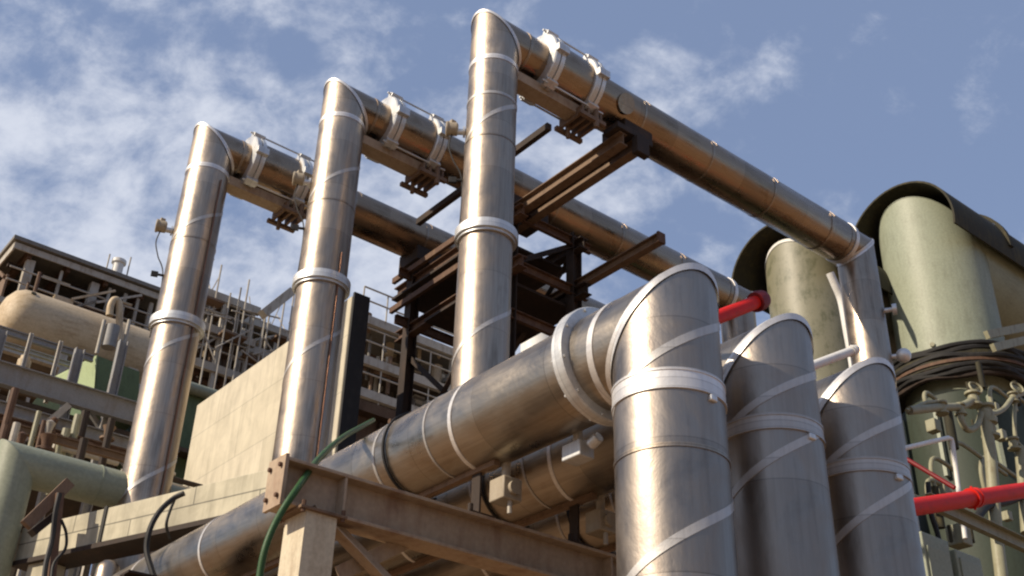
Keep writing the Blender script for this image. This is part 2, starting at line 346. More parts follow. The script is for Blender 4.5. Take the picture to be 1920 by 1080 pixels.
# ------------------------------------------------------------------ the three tall lines with crossovers (the subject)
PR = .40; H = 15.1
def pipe_part(name, mat, parent, p0, p1, n0=None, n1=None, r=PR, caps=True, rings=1):
    m = MB(); m.cyl(p0, p1, r, None, 56, caps, n0, n1, rings); return m.build(name, mat, parent, frame_along(p0, Vector(p1) - Vector(p0)))
def ring_band(name, mat, parent, p, d, w=.08, t=.012, r=PR, n=None):
    p = Vector(p); d = Vector(d).normalized(); m = MB(); m.cyl(p - d * w / 2, p + d * w / 2, r + t, None, 56, True, n, n)
    return m.build(name, mat, parent, frame_along(p, d))
def mitre_band(parent, p, d0, d1, mat, w=.05, t=.014, r=PR):
    """tape folded over a mitre joint: two short sleeves meeting in the mitre plane"""
    d0, d1 = Vector(d0).normalized(), Vector(d1).normalized(); n = (d0 + d1).normalized(); m = MB()
    a = MB(); seg = 56
    for d, off, nn in ((d0, -w, 0), (d1, w, 1)):
        h = AZ if abs(d.z) < .9 else AV; x = d.cross(h).normalized(); y = d.cross(x); vs = []
        for k in (0, 1):
            for i in range(seg):
                t_ = 2 * math.pi * i / seg; q = x * (math.cos(t_) * (r + t)) + y * (math.sin(t_) * (r + t)); e = p + q - d * (q.dot(n) / d.dot(n))
                vs.append(e + d * (off * k))
        fs = [(i, (i + 1) % seg, seg + (i + 1) % seg, seg + i) for i in range(seg)]
        if off < 0: fs = [tuple(reversed(f)) for f in fs]
        a.add(vs, fs)
    return a.build('mitre_band', mat, parent, frame_along(p, n))
def exp_joint(parent, b, a0, a1, z=H):
    """bellows housing between two bolted flanges with tie rods over and under"""
    h = thing_part = MB(); h.lathe(PL(a0, b, z), AV, [(0, .44), (.05, .52), (a1 - a0 - .05, .52), (a1 - a0, .44)], 56)
    j = h.build('expansion_joint', M['clad_run'], parent, frame_along(PL(a0, b, z), AV))
    for a in (a0, a1):
        f = MB(); f.lathe(PL(a - .05, b, z), AV, [(-.07, PR + .01), (-.07, .57), (-.05, .59), (.04, .59), (.045, .55), (.06, .55), (.065, .59), (.14, .59), (.16, .57), (.16, PR + .01)], 56)
        fl = f.build('flange', M['galv'], j, frame_along(PL(a, b, z), AV))
        for ang in (62, 118, 242, 298, 0, 180):
            o = AU * math.cos(R(ang)) + AZ * math.sin(R(ang))
            MB().box(PL(a, b, z) + o * .61, .24, .15, .10, AV, AV.cross(o), o).build('lug', M['galv'], fl, bevel=.008)
    for ang in (62, 118, 242, 298):
        o = AU * math.cos(R(ang)) + AZ * math.sin(R(ang)); t = MB()
        t.cyl(PL(a0 - .18, b, z) + o * .635, PL(a1 + .26, b, z) + o * .635, .018, None, 8)
        for q in (a0 - .1, a0 + .1, a1 - .1, a1 + .1): t.cyl(PL(q - .03, b, z) + o * .635, PL(q + .03, b, z) + o * .635, .034, None, 6)
        t.build('tie_rod', M['galv'], j, frame_along(PL(a0, b, z) + o * .635, AV), smooth=False)
    # guide shoe slung under the joint
    k = MB(); k.pbox(a0 - .6, a1 - .12, b - .15, b + .15, z - .69, z - .655); k.pbox(a0 - .6, a1 - .12, b - .15, b - .13, z - .66, z - .50); k.pbox(a0 - .6, a1 - .12, b + .13, b + .15, z - .66, z - .50)
    k.build('guide_shoe', M['tan_steel'], parent, plant_frame(PL(a0, b, z - .7)), smooth=False, bevel=.006)
    k = MB()
    for i in range(4):
        aa = a1 - .22 + i * .14; k.pbox(aa, aa + .05, b - .3, b + .3, z - .78, z - .60)
    k.pbox(a1 - .3, a1 + .3, b - .34, b - .26, z - .84, z - .76); k.pbox(a1 - .3, a1 + .3, b + .26, b + .34, z - .84, z - .76)
    k.cyl(PL(a1 + .1, b - .3, z - .95), PL(a1 + .1, b - .3, z - .55), .05, None, 12); k.cyl(PL(a1 - .1, b + .2, z - .98), PL(a1 - .1, b + .2, z - .6), .04, None, 12)
    k.build('hanger_clamp', M['rust_pale'], parent, plant_frame(PL(a1, b, z - .8)), smooth=False, bevel=.005)
    return j
def gauge(parent, a, b, px, py, tagpx=None):
    """transmitter on a stub at the left side of a riser, with its cable"""
    z = z_on(a, b, px, py); g0 = PL(a, b, 0); left = Vector((-g0.y, g0.x, 0)).normalized()
    P = PL(a, b, z) + left * (PR - .02)
    s = MB(); s.cyl(P, P + left * .16, .05, None, 14); s.cyl(P + left * .03, P + left * .06, .09, None, 14)
    st = s.build('stub', M['galv'], parent)
    x = MB(); c = P + left * .24 + AZ * .05; x.lathe(c - left * .10, left, [(0, .07), (.02, .11), (.15, .11), (.16, .125), (.19, .125), (.2, .10)], 20); x.box(c + AZ * .1, .09, .09, .12)
    x.build('transmitter', M['ivory'], st, bevel=.005)
    cb = MB(); cb.tube(bez([c - AZ * .1, c - AZ * .35 + left * .03, c - AZ * .62 - left * .05, P - AZ * 1.0 + left * .03, P - AZ * 2.2 + left * .035]), .012, 6); cb.build('cable', M['black'], st)
    z2 = z - .95 if tagpx is None else z_on(a, b, *tagpx)
    t = MB(); Q = PL(a, b, z2) + left * (PR - .01); t.cyl(Q, Q + left * .13, .025, None, 8); t.box(Q + left * .17, .12, .05, .1, left, left.cross(AZ), AZ); t.build('tap', M['black'], parent, bevel=.004)
def front_helix(parent, a, b, px, py, rise, w=.034, mat='tape_dull', turns=1.0, dirn=1):
    """one turn of seam strap round a riser, centred on the face towards the camera where the picture shows it"""
    z = z_on(a, b, px, py); g0 = PL(a, b, 0); face = math.atan2(-g0.x, -g0.y)
    h = MB(); h.helix(PL(a, b, z - rise / 2 * turns), AZ, PR, face + math.pi * turns * dirn, face - math.pi * turns * dirn, rise * turns, w)
    return h.build('spiral_seam', M[mat], parent, frame_along(PL(a, b, z), AZ))

tall = [  # a, b, end a, label, joint (a0, a1), collar px, rings px, helices px
    dict(a=0.0, b=0.0, L=9.8, label='tallest silver insulated pipe at centre, its overhead run crossing to the far right', j=(1012, 1087), jy=(100, 145), collar=(915, 420),
         rings=[(925, 104, .09, 'tape'), (925, 172, .05, 'tape_dull'), (922, 250, .03, 'clad')], hel=[(920, 212, 1.9), (905, 612, 2.0)], gauge=(880, 218), seams=[(1165, 215), (1350, 325), (1497, 412)], cap=(1600,)),
    dict(a=-1.0, b=3.13, L=9.6, label='middle silver insulated pipe of the three tall ones, a beige wall behind it', j=(722, 800), jy=(230, 262), collar=(600, 514),
         rings=[(640, 213, .09, 'tape'), (625, 372, .03, 'clad')], hel=[(625, 325, 1.9), (585, 645, 2.1)], gauge=(585, 318), seams=[(745, 0), (1130, 0)], cap=()),
    dict(a=-2.25, b=5.87, L=9.9, label='leftmost silver insulated tall pipe, shortest in the photo, rising behind the concrete beam', j=(467, 551), jy=(295, 345), collar=(325, 592),
         rings=[(390, 308, .09, 'tape'), (368, 444, .03, 'clad')], hel=[(375, 410, 1.8), (330, 640, 1.8), (265, 892, 2.1)], gauge=(330, 412), seams=[(740, 0), (900, 0)], cap=()),
]
for q in tall:
    a, b = q['a'], q['b']; top = PL(a, b, H); end = PL(q['L'], b, H)
    t = thing('insulated_pipe', PL(a, b, 0), q['label'], 'pipe', 'tall insulated pipes with overhead crossovers')
    nm = (AZ + AV).normalized(); nm2 = (AV - AZ).normalized()
    zc = z_on(a, b, *q['collar'])
    pipe_part('riser', M['clad'], t, PL(a, b, 0.12), top, None, nm)
    pipe_part('crossover', M['clad_run'], t, top, end, nm, nm2)
    pipe_part('downcomer', M['clad'], t, end, PL(q['L'], b, 0.12), nm2, None)
    mitre_band(t, top, AZ, AV, M['tape']); mitre_band(t, end, AV, -AZ, M['tape'], .07)
    # heavy collar: two-step slip ring
    c = MB(); c.lathe(PL(a, b, zc - .11), AZ, [(0, PR), (0, PR + .04), (.045, PR + .04), (.045, PR + .075), (.19, PR + .075), (.19, PR + .02), (.22, PR + .02), (.22, PR)], 56)
    c.build('collar', M['galv'], t, frame_along(PL(a, b, zc), AZ))
    for x, y, w, mt in q['rings']: ring_band('ring_seam', M[mt], t, PL(a, b, z_on(a, b, x, y)), AZ, w, .008)
    for x, y, rise in q['hel']: front_helix(t, a, b, x, y, rise, .03 if y > 250 else .035)
    gauge(t, a, b, *q['gauge'])
    a0 = hit(q['j'][0], q['jy'][0], b=b)[0]; a1 = hit(q['j'][1], q['jy'][1], b=b)[0]
    exp_joint(t, b, a0, a1)
    ring_band('ring_seam', M['clad'], t, PL(a + .48, b, H), AV, .05, .01)
    oc = MB(); oc.lathe(PL(a1 + .16, b, H), AV, [(0, PR), (.10, PR + .04), (q['L'] - a1 - .86, PR + .04), (q['L'] - a1 - .80, PR + .005)], 56); oc.build('outer_cladding', M['clad_run'], t, frame_along(PL(a1 + .16, b, H), AV))
    aa = a1 + 1.2
    while aa < q['L'] - .7:
        h = MB(); h.helix(PL(aa, b, H), AV, PR + .04, R(-200), R(160), .16, .022); h.build('ring_seam', M['clad'], t, frame_along(PL(aa, b, H), AV)); aa += 1.78
    # flanged end before the downcomer
    for da, rr, mt in ((-.62, PR + .035, 'clad'), (-.50, PR + .05, 'tape')): ring_band('end_collar', M[mt], t, PL(q['L'] + da, b, H), AV, .1, rr - PR)
    f = MB(); f.lathe(PL(a, b, .12), AZ, [(0, .6), (.05, .6), (.06, PR + .02), (.2, PR + .02)], 40); f.build('base_plate', M['galv'], t, frame_along(PL(a, b, .12), AZ))
    if b == 0:   # saddle wedge and inspection boss on the run above the bracket
        s = MB(); s.pbox(2.72, 3.4, -.3, .3, H - .66, H - .36); s.build('saddle', M['rust_dark'], t, plant_frame(PL(3, 0, H - .5)), smooth=False, bevel=.01)
        s = MB(); s.cyl(PL(2.62, -.30, H - .12), PL(2.62, -.45, H - .18), .19, None, 28); s.build('inspection_boss', M['clad_run'], t)
        for (x, y, rr) in ((1668, 567, .09), (1672, 656, .15)):
            z = z_on(q['L'], 0, 1640, y); g0 = PL(q['L'], 0, z); rt = Vector((g0.y, -g0.x, 0)).normalized()
            s = MB(); s.cyl(g0 + rt * .36, g0 + rt * .58, .05, None, 12); s.ball(g0 + rt * .62, rr) if rr > .1 else s.cyl(g0 + rt * .55, g0 + rt * .64, rr + .03, None, 16)
            s.build('valve_knob', M['galv'], t)
    else:
        s = MB(); s.pbox(2.35, 3.6, b - .34, b + .34, H - .66, H - .33); s.build('saddle', M['rust_dark'], t, plant_frame(PL(3, b, H - .5)), smooth=False, bevel=.01)
# thin brown tubes added in place of reflections on the left two risers
for (a, b, px, lab) in ((-1.0, 3.13, 628, 'thin brown tube added for a reflection up the right side of the middle tall pipe'), (-2.25, 5.87, 330, 'thin brown tube added for a reflection up the right side of the leftmost tall pipe')):
    g0 = PL(a, b, 0); rt = Vector((g0.y, -g0.x, 0)).normalized(); fr = -Vector((g0.x, g0.y, 0)).normalized()
    o = (rt * math.sin(R(38)) + fr * math.cos(R(38))) * (PR + .02); z1 = z_on(a, b, *((650, 470) if b < 4 else (400, 330)))
    tag(MB().tube([g0 + o + AZ * k for k in (.12, 4, 8, z1)], .013, 8).build('reflection_streak', M['reflected_brown']), lab, 'tube')

# ------------------------------------------------------------------ the three near lines
HD = 5.77
near = [dict(a=-3.07, b=-6.41, label='nearest fat silver insulated pipe at lower centre, mitred top with bright sun stripe', rings=[(1252, 708, .16, 'tape'), (1235, 833, .03, 'clad')], hel=[(1300, 650, 1.5), (1310, 1010, 1.5), (1290, 1400, 1.5)]),
        dict(a=-1.95, b=-6.41, label='second fat silver insulated pipe, between the nearest one and the one beside the red pipe', rings=[(1470, 787, .13, 'tape_dull')], hel=[(1490, 740, 1.4), (1470, 858, 1.5), (1480, 1230, 1.5)]),
        dict(a=-.83, b=-6.41, label='third fat silver insulated pipe, rightmost of the near row, red pipe beyond it', rings=[(1630, 868, .12, 'tape_dull')], hel=[(1655, 825, 1.4), (1640, 965, 1.6)])]
for i, q in enumerate(near):
    a, b = q['a'], q['b']; top = PL(a, b, HD); far = PL(a, 17 - i, HD)
    t = thing('insulated_pipe', PL(a, b, 0), q['label'], 'pipe', 'fat insulated pipes in the near row')
    nm = (AZ + AU).normalized(); nm2 = (AU - AZ).normalized()
    pipe_part('riser', M['clad_front'], t, PL(a, b, .12), top, None, nm)
    pipe_part('header_run', M['clad_header'], t, top, far, nm, nm2)
    pipe_part('far_leg', M['clad'], t, far, PL(a, 17 - i, .12), nm2, None)
    mitre_band(t, top, AZ, AU, M['tape'], .055); mitre_band(t, far, AU, -AZ, M['tape'])
    for x, y, w, mt in q['rings']:
        z = z_on(a, b, x, y); ring_band('ring_band', M[mt], t, PL(a, b, z), AZ, w, .008)
        if w > .1:
            ring_band('ring_edge', M[mt], t, PL(a, b, z + w / 2 - .01), AZ, .018, .014); ring_band('ring_edge', M[mt], t, PL(a, b, z - w / 2 + .01), AZ, .018, .014)
            g0 = PL(a, b, z - w / 2 - .03); d = (Vector((g0.y, -g0.x, 0)).normalized() * .75 - Vector((g0.x, g0.y, 0)).normalized() * .66); k = MB(); k.box(g0 + d * PR, .07, .05, .05, d.cross(AZ), d, AZ); k.build('clip', M['galv'], t, bevel=.01)
    for x, y, rise in q['hel']:
        front_helix(t, a, b, x, y, rise, .030, 'tape_dull', 1.0)
    # wide bolted flange just behind the elbow
    fb = b + .70
    f = MB(); f.lathe(PL(a, fb - .06, HD), AU, [(0, PR), (0, .475), (.015, .485), (.10, .485), (.115, .475), (.115, .44), (.15, .43), (.15, PR)], 64)
    fl = f.build('flange', M['galv'], t, frame_along(PL(a, fb, HD), AU))
    for k in range(10):
        o = AV * math.cos(k * math.pi / 5 + .2) + AZ * math.sin(k * math.pi / 5 + .2)
        MB().cyl(PL(a, fb - .075, HD) + o * .452, PL(a, fb + .08, HD) + o * .452, .013, None, 6).build('bolt', M['galv'], fl, smooth=False)
    h = MB(); h.helix(PL(a, b + .15, HD), AU, PR, R(150), R(-190), .55, .03); h.build('spiral_seam', M['tape'], t, frame_along(PL(a, b + .5, HD), AU))
    for db, rise, w, mt in ((2.15, .45, .022, 'tape'), (2.55, .05, .012, 'tape_dull'), (3.35, .05, .016, 'tape_dull'), (4.65, .45, .022, 'tape'), (6.9, .45, .022, 'tape'), (8.9, .45, .022, 'tape'), (11.2, .45, .022, 'tape')):
        h = MB(); h.helix(PL(a, b + db - rise / 2, HD), AU, PR, R(190), R(-170), rise, w); h.build('spiral_seam', M[mt], t, frame_along(PL(a, b + db, HD), AU))
    h = MB(); h.box(PL(a, b + 9, HD - PR - .02), .06, 14, .05); h.build('underside_strip', M['rust_pale'], t, plant_frame(PL(a, b + 9, HD - PR)), smooth=False)
    f = MB(); f.lathe(PL(a, b, .12), AZ, [(0, .6), (.05, .6), (.06, PR + .02), (.2, PR + .02)], 40); f.build('base_plate', M['galv'], t, frame_along(PL(a, b, .12), AZ))
    if i == 0:
        k = MB(); k.box(PL(a + .2, b + 1.2, HD - PR - .12), .16, .22, .14); k.cyl(PL(a + .2, b + 1.05, HD - PR - .1), PL(a + .2, b + .95, HD - PR - .06), .05, None, 12); k.cyl(PL(a + .2, b + 1.2, HD - PR - .05), PL(a + .2, b + 1.2, HD - PR + .1), .04, None, 10)
        tag(k.build('drain_fitting', M['galv'], bevel=.01), 'small grey drain fitting hanging under the nearest header pipe by its collar', 'fitting')
    # terminal box hung under the run
    jb = b + (2.02 if i == 0 else 2.05)
    bx = thing('junction_box', PL(a, jb, HD - PR - .35), ['small ivory junction box under the nearest silver header pipe', 'small ivory junction box under the second header pipe, beside the nearest riser', 'small ivory junction box under the third header pipe'][i], 'junction box', 'boxes slung under the header pipes')
    k = MB(); k.box(PL(a + .12, jb, HD - PR - .24), .2, .2, .2); k.build('box', M['ivory'], bx, bevel=.012)
    k = MB(); k.cyl(PL(a + .12, jb - .1, HD - PR - .24), PL(a + .12, jb - .14, HD - PR - .24), .06, None, 20); k.build('cap', M['ivory'], bx)
    k = MB(); k.cyl(PL(a + .12, jb, HD - PR - .14), PL(a + .12, jb, HD - PR + .06), .04, None, 12); k.build('neck', M['pale_steel'], bx)
    k = MB(); k.cyl(PL(a + .12, jb - .06, HD - PR - .34), PL(a + .12, jb - .06, HD - PR - .45), .02, None, 8); k.build('gland', M['pale_steel'], bx)
    # black strap cable round the run and its tail
    sb = b + 3.15
    k = MB(); k.helix(PL(a, sb, HD), AU, PR + .012, R(120), R(-120), .02, .012, .018); k.cyl(PL(a + .2, sb, HD - PR - .02), PL(a + .22, sb - .1, HD - PR - .22), .035, None, 10)
    tag(k.build('strap_cable', M['black']), ['black cable strapped round the nearest silver header pipe', 'black cable strapped round the second header pipe', 'black cable strapped round the third header pipe'][i], 'cable', 'cables strapped round the header pipes')
    # shoe on the rusty beam
    k = MB(); k.pbox(a - .14, a + .14, -4.24, -4.04, 4.93, 4.955); k.pbox(a - .012, a + .012, -4.2, -4.08, 4.955, HD - PR + .01); k.cyl(PL(a - .1, -4.2, 4.95), PL(a - .1, -4.2, 5.02), .025, None, 8)
    k.build('shoe', M['rust_dark'], t, plant_frame(PL(a, -4.15, 5)), smooth=False, bevel=.006)

# ------------------------------------------------------------------ rusty portal under the near headers
bz = 4.74; bb = -4.15
t = thing('steel_portal', PL(-4.6, bb, 0), 'rusty brown beam on a cream column carrying the silver header pipes', 'steel frame')
MB().ibeam(PL(-4.93, bb, bz), PL(3.4, bb, bz), .36, .26, .028, .02).build('beam', M['tan_steel'], t, plant_frame(PL(-4.9, bb, bz)), smooth=False, bevel=.004)
for k, aa in enumerate((-4.42, -1.62, -1.28, .4, 2.2)):
    MB().pbox(aa - .01, aa + .01, bb - .125, bb + .125, bz - .15, bz + .15).build('stiffener', M['tan_steel'], t, smooth=False)
MB().pbox(-4.82, -4.42, bb - .2, bb + .2, bz - .205, bz - .181).build('cap_plate', M['rust_pale'], t, smooth=False, bevel=.004)
for (da, db) in ((-.17, -.18), (.17, -.18), (-.17, .16), (.17, .16)): MB().cyl(PL(-4.62 + da, bb + db, bz - .23), PL(-4.62 + da, bb + db, bz - .14), .016, None, 6).build('bolt', M['rust'], t, smooth=False)
for k in range(4): MB().cyl(PL(-4.935, bb - .08 + .16 * (k % 2), bz - .12 + .24 * (k // 2)), PL(-4.985, bb - .08 + .16 * (k % 2), bz - .12 + .24 * (k // 2)), .018, None, 6).build('bolt', M['rust'], t, smooth=False)
MB().pbox(-4.96, -4.93, bb - .13, bb + .13, bz - .2, bz + .2).build('end_plate', M['tan_steel'], t, smooth=False)
k = MB(); k.ibeam(PL(-4.62, bb, .12), PL(-4.62, bb, bz - .19), .26, .30, .022, .016, up=AV); k.build('column', M['cream_steel'], t, plant_frame(PL(-4.62, bb, 2)), smooth=False, bevel=.004)
k = MB(); k.pbox(-4.755, -4.745, bb - .15, bb + .15, .14, bz - .2); k.pbox(-4.755, -4.49, bb - .165, bb - .15, .14, bz - .2); k.build('column_casing', M['cream_steel'], t, plant_frame(PL(-4.62, bb, 2)), smooth=False)
MB().ibeam(PL(3.2, bb, .12), PL(3.2, bb, bz - .19), .3, .28, up=AV).build('column', M['cream_steel'], t, plant_frame(PL(3.2, bb, 2)), smooth=False)
for p, q_ in ((hit(575, 955, b=bb + .05), hit(735, 1120, b=bb + .05)), (hit(790, 1018, b=bb + .1), hit(640, 1090, b=bb + .1))):
    MB().angle(PL(*p), PL(*q_), .12, .014).build('brace', M['tan_steel'], t, smooth=False)
# second beam line deeper in
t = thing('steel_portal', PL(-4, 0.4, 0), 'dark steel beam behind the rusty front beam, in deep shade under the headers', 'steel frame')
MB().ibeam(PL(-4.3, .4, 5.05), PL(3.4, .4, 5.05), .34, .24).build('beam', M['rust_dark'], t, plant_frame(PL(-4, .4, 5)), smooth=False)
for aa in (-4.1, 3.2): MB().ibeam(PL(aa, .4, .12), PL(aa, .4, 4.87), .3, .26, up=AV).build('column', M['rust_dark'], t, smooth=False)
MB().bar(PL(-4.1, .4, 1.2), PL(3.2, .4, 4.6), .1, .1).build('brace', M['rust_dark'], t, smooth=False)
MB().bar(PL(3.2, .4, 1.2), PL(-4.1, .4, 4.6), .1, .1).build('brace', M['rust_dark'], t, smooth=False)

# green hose over the portal
pts = [hitw(700, 788, b=-1.2), hitw(672, 803, b=-2.4), hitw(640, 822, b=-3.2), hitw(598, 860, b=-3.9), hitw(560, 912, b=-4.38), hitw(525, 965, b=-4.42), hitw(500, 1020, b=-4.42), hitw(487, 1080, b=-4.4), hitw(480, 1160, b=-4.4), hitw(500, 1400, b=-4.3)]
tag(MB().tube(bez(pts), .026, 12).build('garden_hose', M['hose']), 'green hose arching over the silver header pipe and down past the cream column', 'hose')


# ------------------------------------------------------------------ beige wall and concrete beam
wa = .5
t = thing('screen_wall', PL(wa, 11.2, 0.12), 'tall beige cast wall with a black strip for its shaded end, standing behind the middle tall pipe', 'wall')
MB().pbox(wa, wa + .34, 4.76, 11.2, 0.12, 12.45).build('panel', M['beige'], t, smooth=False, bevel=.02)
MB().channel(PL(wa + .02, 4.755, .13), PL(wa + .02, 4.755, 12.47), .02, .32, .01, up=AU).build('end_shade_lining', M['black'], t, smooth=False) if 0 else MB().pbox(wa + .015, wa + .36, 4.70, 4.757, 0.12, 12.52).build('end_shade_strip', M['black'], t, smooth=False, bevel=.006)  # black strip added over the wall's end face for its shade
p0 = Vector(hitw(34, 1022, z=6.95)); p1 = Vector(hitw(530, 908, z=6.95))
dd = (p1 - p0).normalized(); nn_ = dd.cross(AZ).normalized()
t = thing('concrete_beam', Vector((p0.x, p0.y, 0)), 'long grey-beige concrete beam in front of the foot of the leftmost tall pipe', 'beam', rot=False)
fr = Matrix.Translation(p0) @ Matrix((nn_, dd, AZ)).transposed().to_4x4()
ce = p0.lerp(p1, .5) - nn_ * .2
MB().box(ce, .4, (p1 - p0).length, .52, nn_, dd, AZ).build('beam', M['conc'], t, fr, smooth=False, bevel=.012)
for k in (.1, .9): MB().box(p0.lerp(p1, k) - nn_ * .2 - AZ * 3.6, .34, .4, 6.66, nn_, dd, AZ).build('pier', M['conc'], t, fr, smooth=False)
for k, px in ((.355, 217), ): MB().box(p0.lerp(p1, k) + nn_ * .012, .02, .06, .56, nn_, dd, AZ).build('cover_strip', M['black'], t, fr, smooth=False)
MB().box(p0.lerp(p1, .5) - nn_ * .2 - AZ * .30, .5, (p1 - p0).length, .07, nn_, dd, AZ).build('ledge', M['rust_dark'], t, fr, smooth=False)
# cables looping over the concrete beam
def cable(name, label, pix, r, mat, cat='cable', **pl):
    return tag(MB().tube(bez([hitw(x, y, z=None, b=bv) for x, y, bv in pix], 8), r, 8).build(name, M[mat]), label, cat)
cable('black_hose', 'black hose looping over the concrete beam right of the leftmost tall pipe', [(345, 925, 1.5), (325, 935, 1.6), (300, 958, 1.6), (282, 990, 1.6), (275, 1030, 1.6), (285, 1070, 1.5), (300, 1110, 1.4)], .035, 'black', 'hose')
cable('black_cable', 'short black cable hanging beside the black hose on the concrete beam', [(328, 935, 1.7), (318, 960, 1.7), (312, 985, 1.7), (318, 1010, 1.8)], .02, 'black')
cable('black_cable', 'black cable clipped down the left end of the concrete beam', [(112, 925, 3.2), (104, 960, 3.2), (98, 1010, 3.2), (86, 1060, 3.1), (80, 1120, 3)], .035, 'black')
cable('black_cable', 'thin curved cable beside the rusty bracket at the left of the concrete beam', [(115, 975, 3.2), (124, 1000, 3.2), (122, 1030, 3.2), (100, 1060, 3.2), (95, 1120, 3)], .02, 'black')

# ------------------------------------------------------------------ trestle that carries the crossovers
t = thing('pipe_trestle', PL(2.6, 2.6, 0), 'dark rusty steel trestle tower behind the tallest pipe, holding up the overhead pipes', 'steel frame')
def tp(name, mat, m, bev=.004): return m.build(name, M[mat], t, plant_frame(PL(2.6, 2.6, 12)), smooth=False, bevel=bev)
posts = [(2.5, 5.8), (4.1, 2.6), (2.5, 2.6), (4.1, 5.8)]
for a, b in posts: tp('post', 'rust_dark', MB().ibeam(PL(a, b, .12), PL(a, b, 14.3), .22, .22, .018, .014, up=AV))
for (p, q_, w, h, mt) in [((2.5, 2.2, 13.98), (2.5, 6.4, 13.98), .2, .24, 'rust'), ((2.5, 2.2, 12.85), (2.5, 6.2, 12.85), .2, .24, 'rust'), ((4.1, 2.2, 12.9), (4.1, 6.2, 12.9), .2, .24, 'rust_dark'),
                          ((4.1, 2.3, 13.98), (4.1, 6.2, 13.98), .2, .24, 'rust_dark')]:
    tp('cross_beam', mt, MB().ibeam(PL(*p), PL(*q_), h, w))
for (p, q_) in [((2.1, 2.6, 14.1), (4.5, 2.6, 14.1)), ((2.1, 2.6, 12.98), (4.4, 2.6, 12.98)), ((2.1, 5.8, 14.1), (4.4, 5.8, 14.1)), ((2.1, 5.8, 12.98), (4.4, 5.8, 12.98)), ((2.5, 2.6, 11.9), (4.1, 2.6, 11.9))]:
    tp('side_beam', 'rust', MB().channel(PL(*p), PL(*q_), .2, .09))
tp('deck', 'rust_dark', MB().pbox(2.3, 4.3, 3.0, 6.3, 13.72, 13.78)); tp('deck', 'rust_dark', MB().pbox(2.3, 4.3, 2.7, 5.0, 12.66, 12.72))
for (p, q_) in [((2.5, 2.6, 12.9), (4.1, 2.6, 14.0)), ((2.5, 5.8, 9.6), (2.5, 2.6, 12.7)), ((2.5, 2.6, 9.2), (2.5, 5.8, 12.2)), ((4.1, 2.6, 9.6), (4.1, 5.8, 12.6)), ((2.5, 5.8, 8.0), (4.1, 5.8, 11.0)), ((4.1, 5.8, 11.2), (4.1, 2.6, 13.8))]:
    tp('brace', 'rust_dark', MB().angle(PL(*p), PL(*q_), .11, .014))
for z in (13.5, 14.22): tp('rail', 'rust', MB().channel(PL(2.3, 3.2, z), PL(2.3, 6.35, z), .13, .08))
for (p, q_) in [((2.62, -.35, 14.2), (2.62, 3.1, 14.2)), ((2.95, -.30, 14.2), (2.95, 3.1, 14.2))]: tp('cantilever', 'rust_pale', MB().ibeam(PL(*p), PL(*q_), .26, .18))
tp('end_block', 'rust_dark', MB().pbox(2.42, 3.1, -.42, -.05, 14.33, 14.45), .01); tp('end_block', 'rust_dark', MB().pbox(2.8, 3.1, -.5, -.36, 13.95, 14.3), .01)
ce_ = hit(1238, 447, b=.35)
tp('cantilever', 'rust_pale', MB().ibeam(PL(ce_[0], .35, ce_[2]), PL(ce_[0], 3.4, ce_[2]), .2, .16)); tp('end_cap', 'rust', MB().box(PL(ce_[0], .33, ce_[2]), .18, .05, .22))
# long slim tie between the joints
h0 = hit(1030, 237, b=.1); h1 = (h0[0], hit(784, 420, a=h0[0])[1], h0[2])
tag(MB().bar(PL(*h0), PL(*h1), .1, .13).build('tie_beam', M['rust_dark'], frame=plant_frame(PL(*h0)), smooth=False), 'slim dark tie beam passing behind the tallest pipe from joint to joint', 'beam')

# ------------------------------------------------------------------ red pipes and white rail at the right
def straight(name, label, p0, p1, r, mat, cat, flanges=(), parts='coupling', seg=24):
    p0, p1 = Vector(p0), Vector(p1); d = (p1 - p0); t = thing(name, p0, label, cat, rot=False)
    MB().cyl(p0, p1, r, None, seg).build('barrel', M[mat], t, frame_along(p0, d))
    for f in flanges:
        c = p0 + d * f; dn = d.normalized(); m = MB(); m.lathe(c - dn * r * .75, dn, [(0, r), (0, r * 1.22), (r * .5, r * 1.22), (r * .52, r * 1.1), (r * .98, r * 1.1), (r, r * 1.22), (r * 1.5, r * 1.22), (r * 1.5, r)], seg)
        for s_ in (1, -1): m.cyl(c + AZ * (s_ * r * 1.1), c + AZ * (s_ * r * 1.45), r * .16, None, 8)
        m.build(parts, M[mat], t, frame_along(c, dn))
    return t
straight('red_pipe', 'bright red painted pipe with clamped couplings at the right edge', hitw(1640, 962, b=-3.2), hitw(2080, 895, b=-3.2), .125, 'red', 'pipe', (.35, .62))
straight('red_pipe', 'thin dark red pipe slanting down to the bright red pipe', hitw(1690, 855, b=-2.4), hitw(1790, 915, b=-3.1), .035, 'dark_red', 'pipe')
rp = straight('red_pipe', 'short red pipe with dark end flange between the near silver pipes and the tank', hitw(1290, 617, b=-1.2), hitw(1416, 567, b=-1.2), .115, 'red', 'pipe')
p_ = Vector(hitw(1416, 567, b=-1.2)); d_ = p_ - Vector(hitw(1290, 617, b=-1.2)); MB().lathe(p_, d_, [(0, .13), (0, .17), (.1, .18), (.24, .16), (.24, 0.001)], 24).build('end_flange', M['dark_red'], rp)
straight('white_pipe', 'short white pipe with a capped end beside the far silver downcomer', hitw(1480, 702, b=-2), hitw(1605, 655, b=-2), .075, 'white', 'pipe', (.93,), 'cap_nut')
tag(MB().tube(bez([hitw(1556, 512, b=2.5), hitw(1566, 535, b=2.5), hitw(1578, 566, b=2.5), hitw(1588, 620, b=2.5), hitw(1600, 690, b=2.5), hitw(1612, 800, b=2.5)]), .10, 14).build('white_pipe', M['white']), 'curved white pipe down the right side of the mottled green duct', 'pipe')
wr = thing('white_handrail', hitw(1700, 838, b=-1), 'bent white rail standing behind the bright red pipe', 'rail', rot=False)
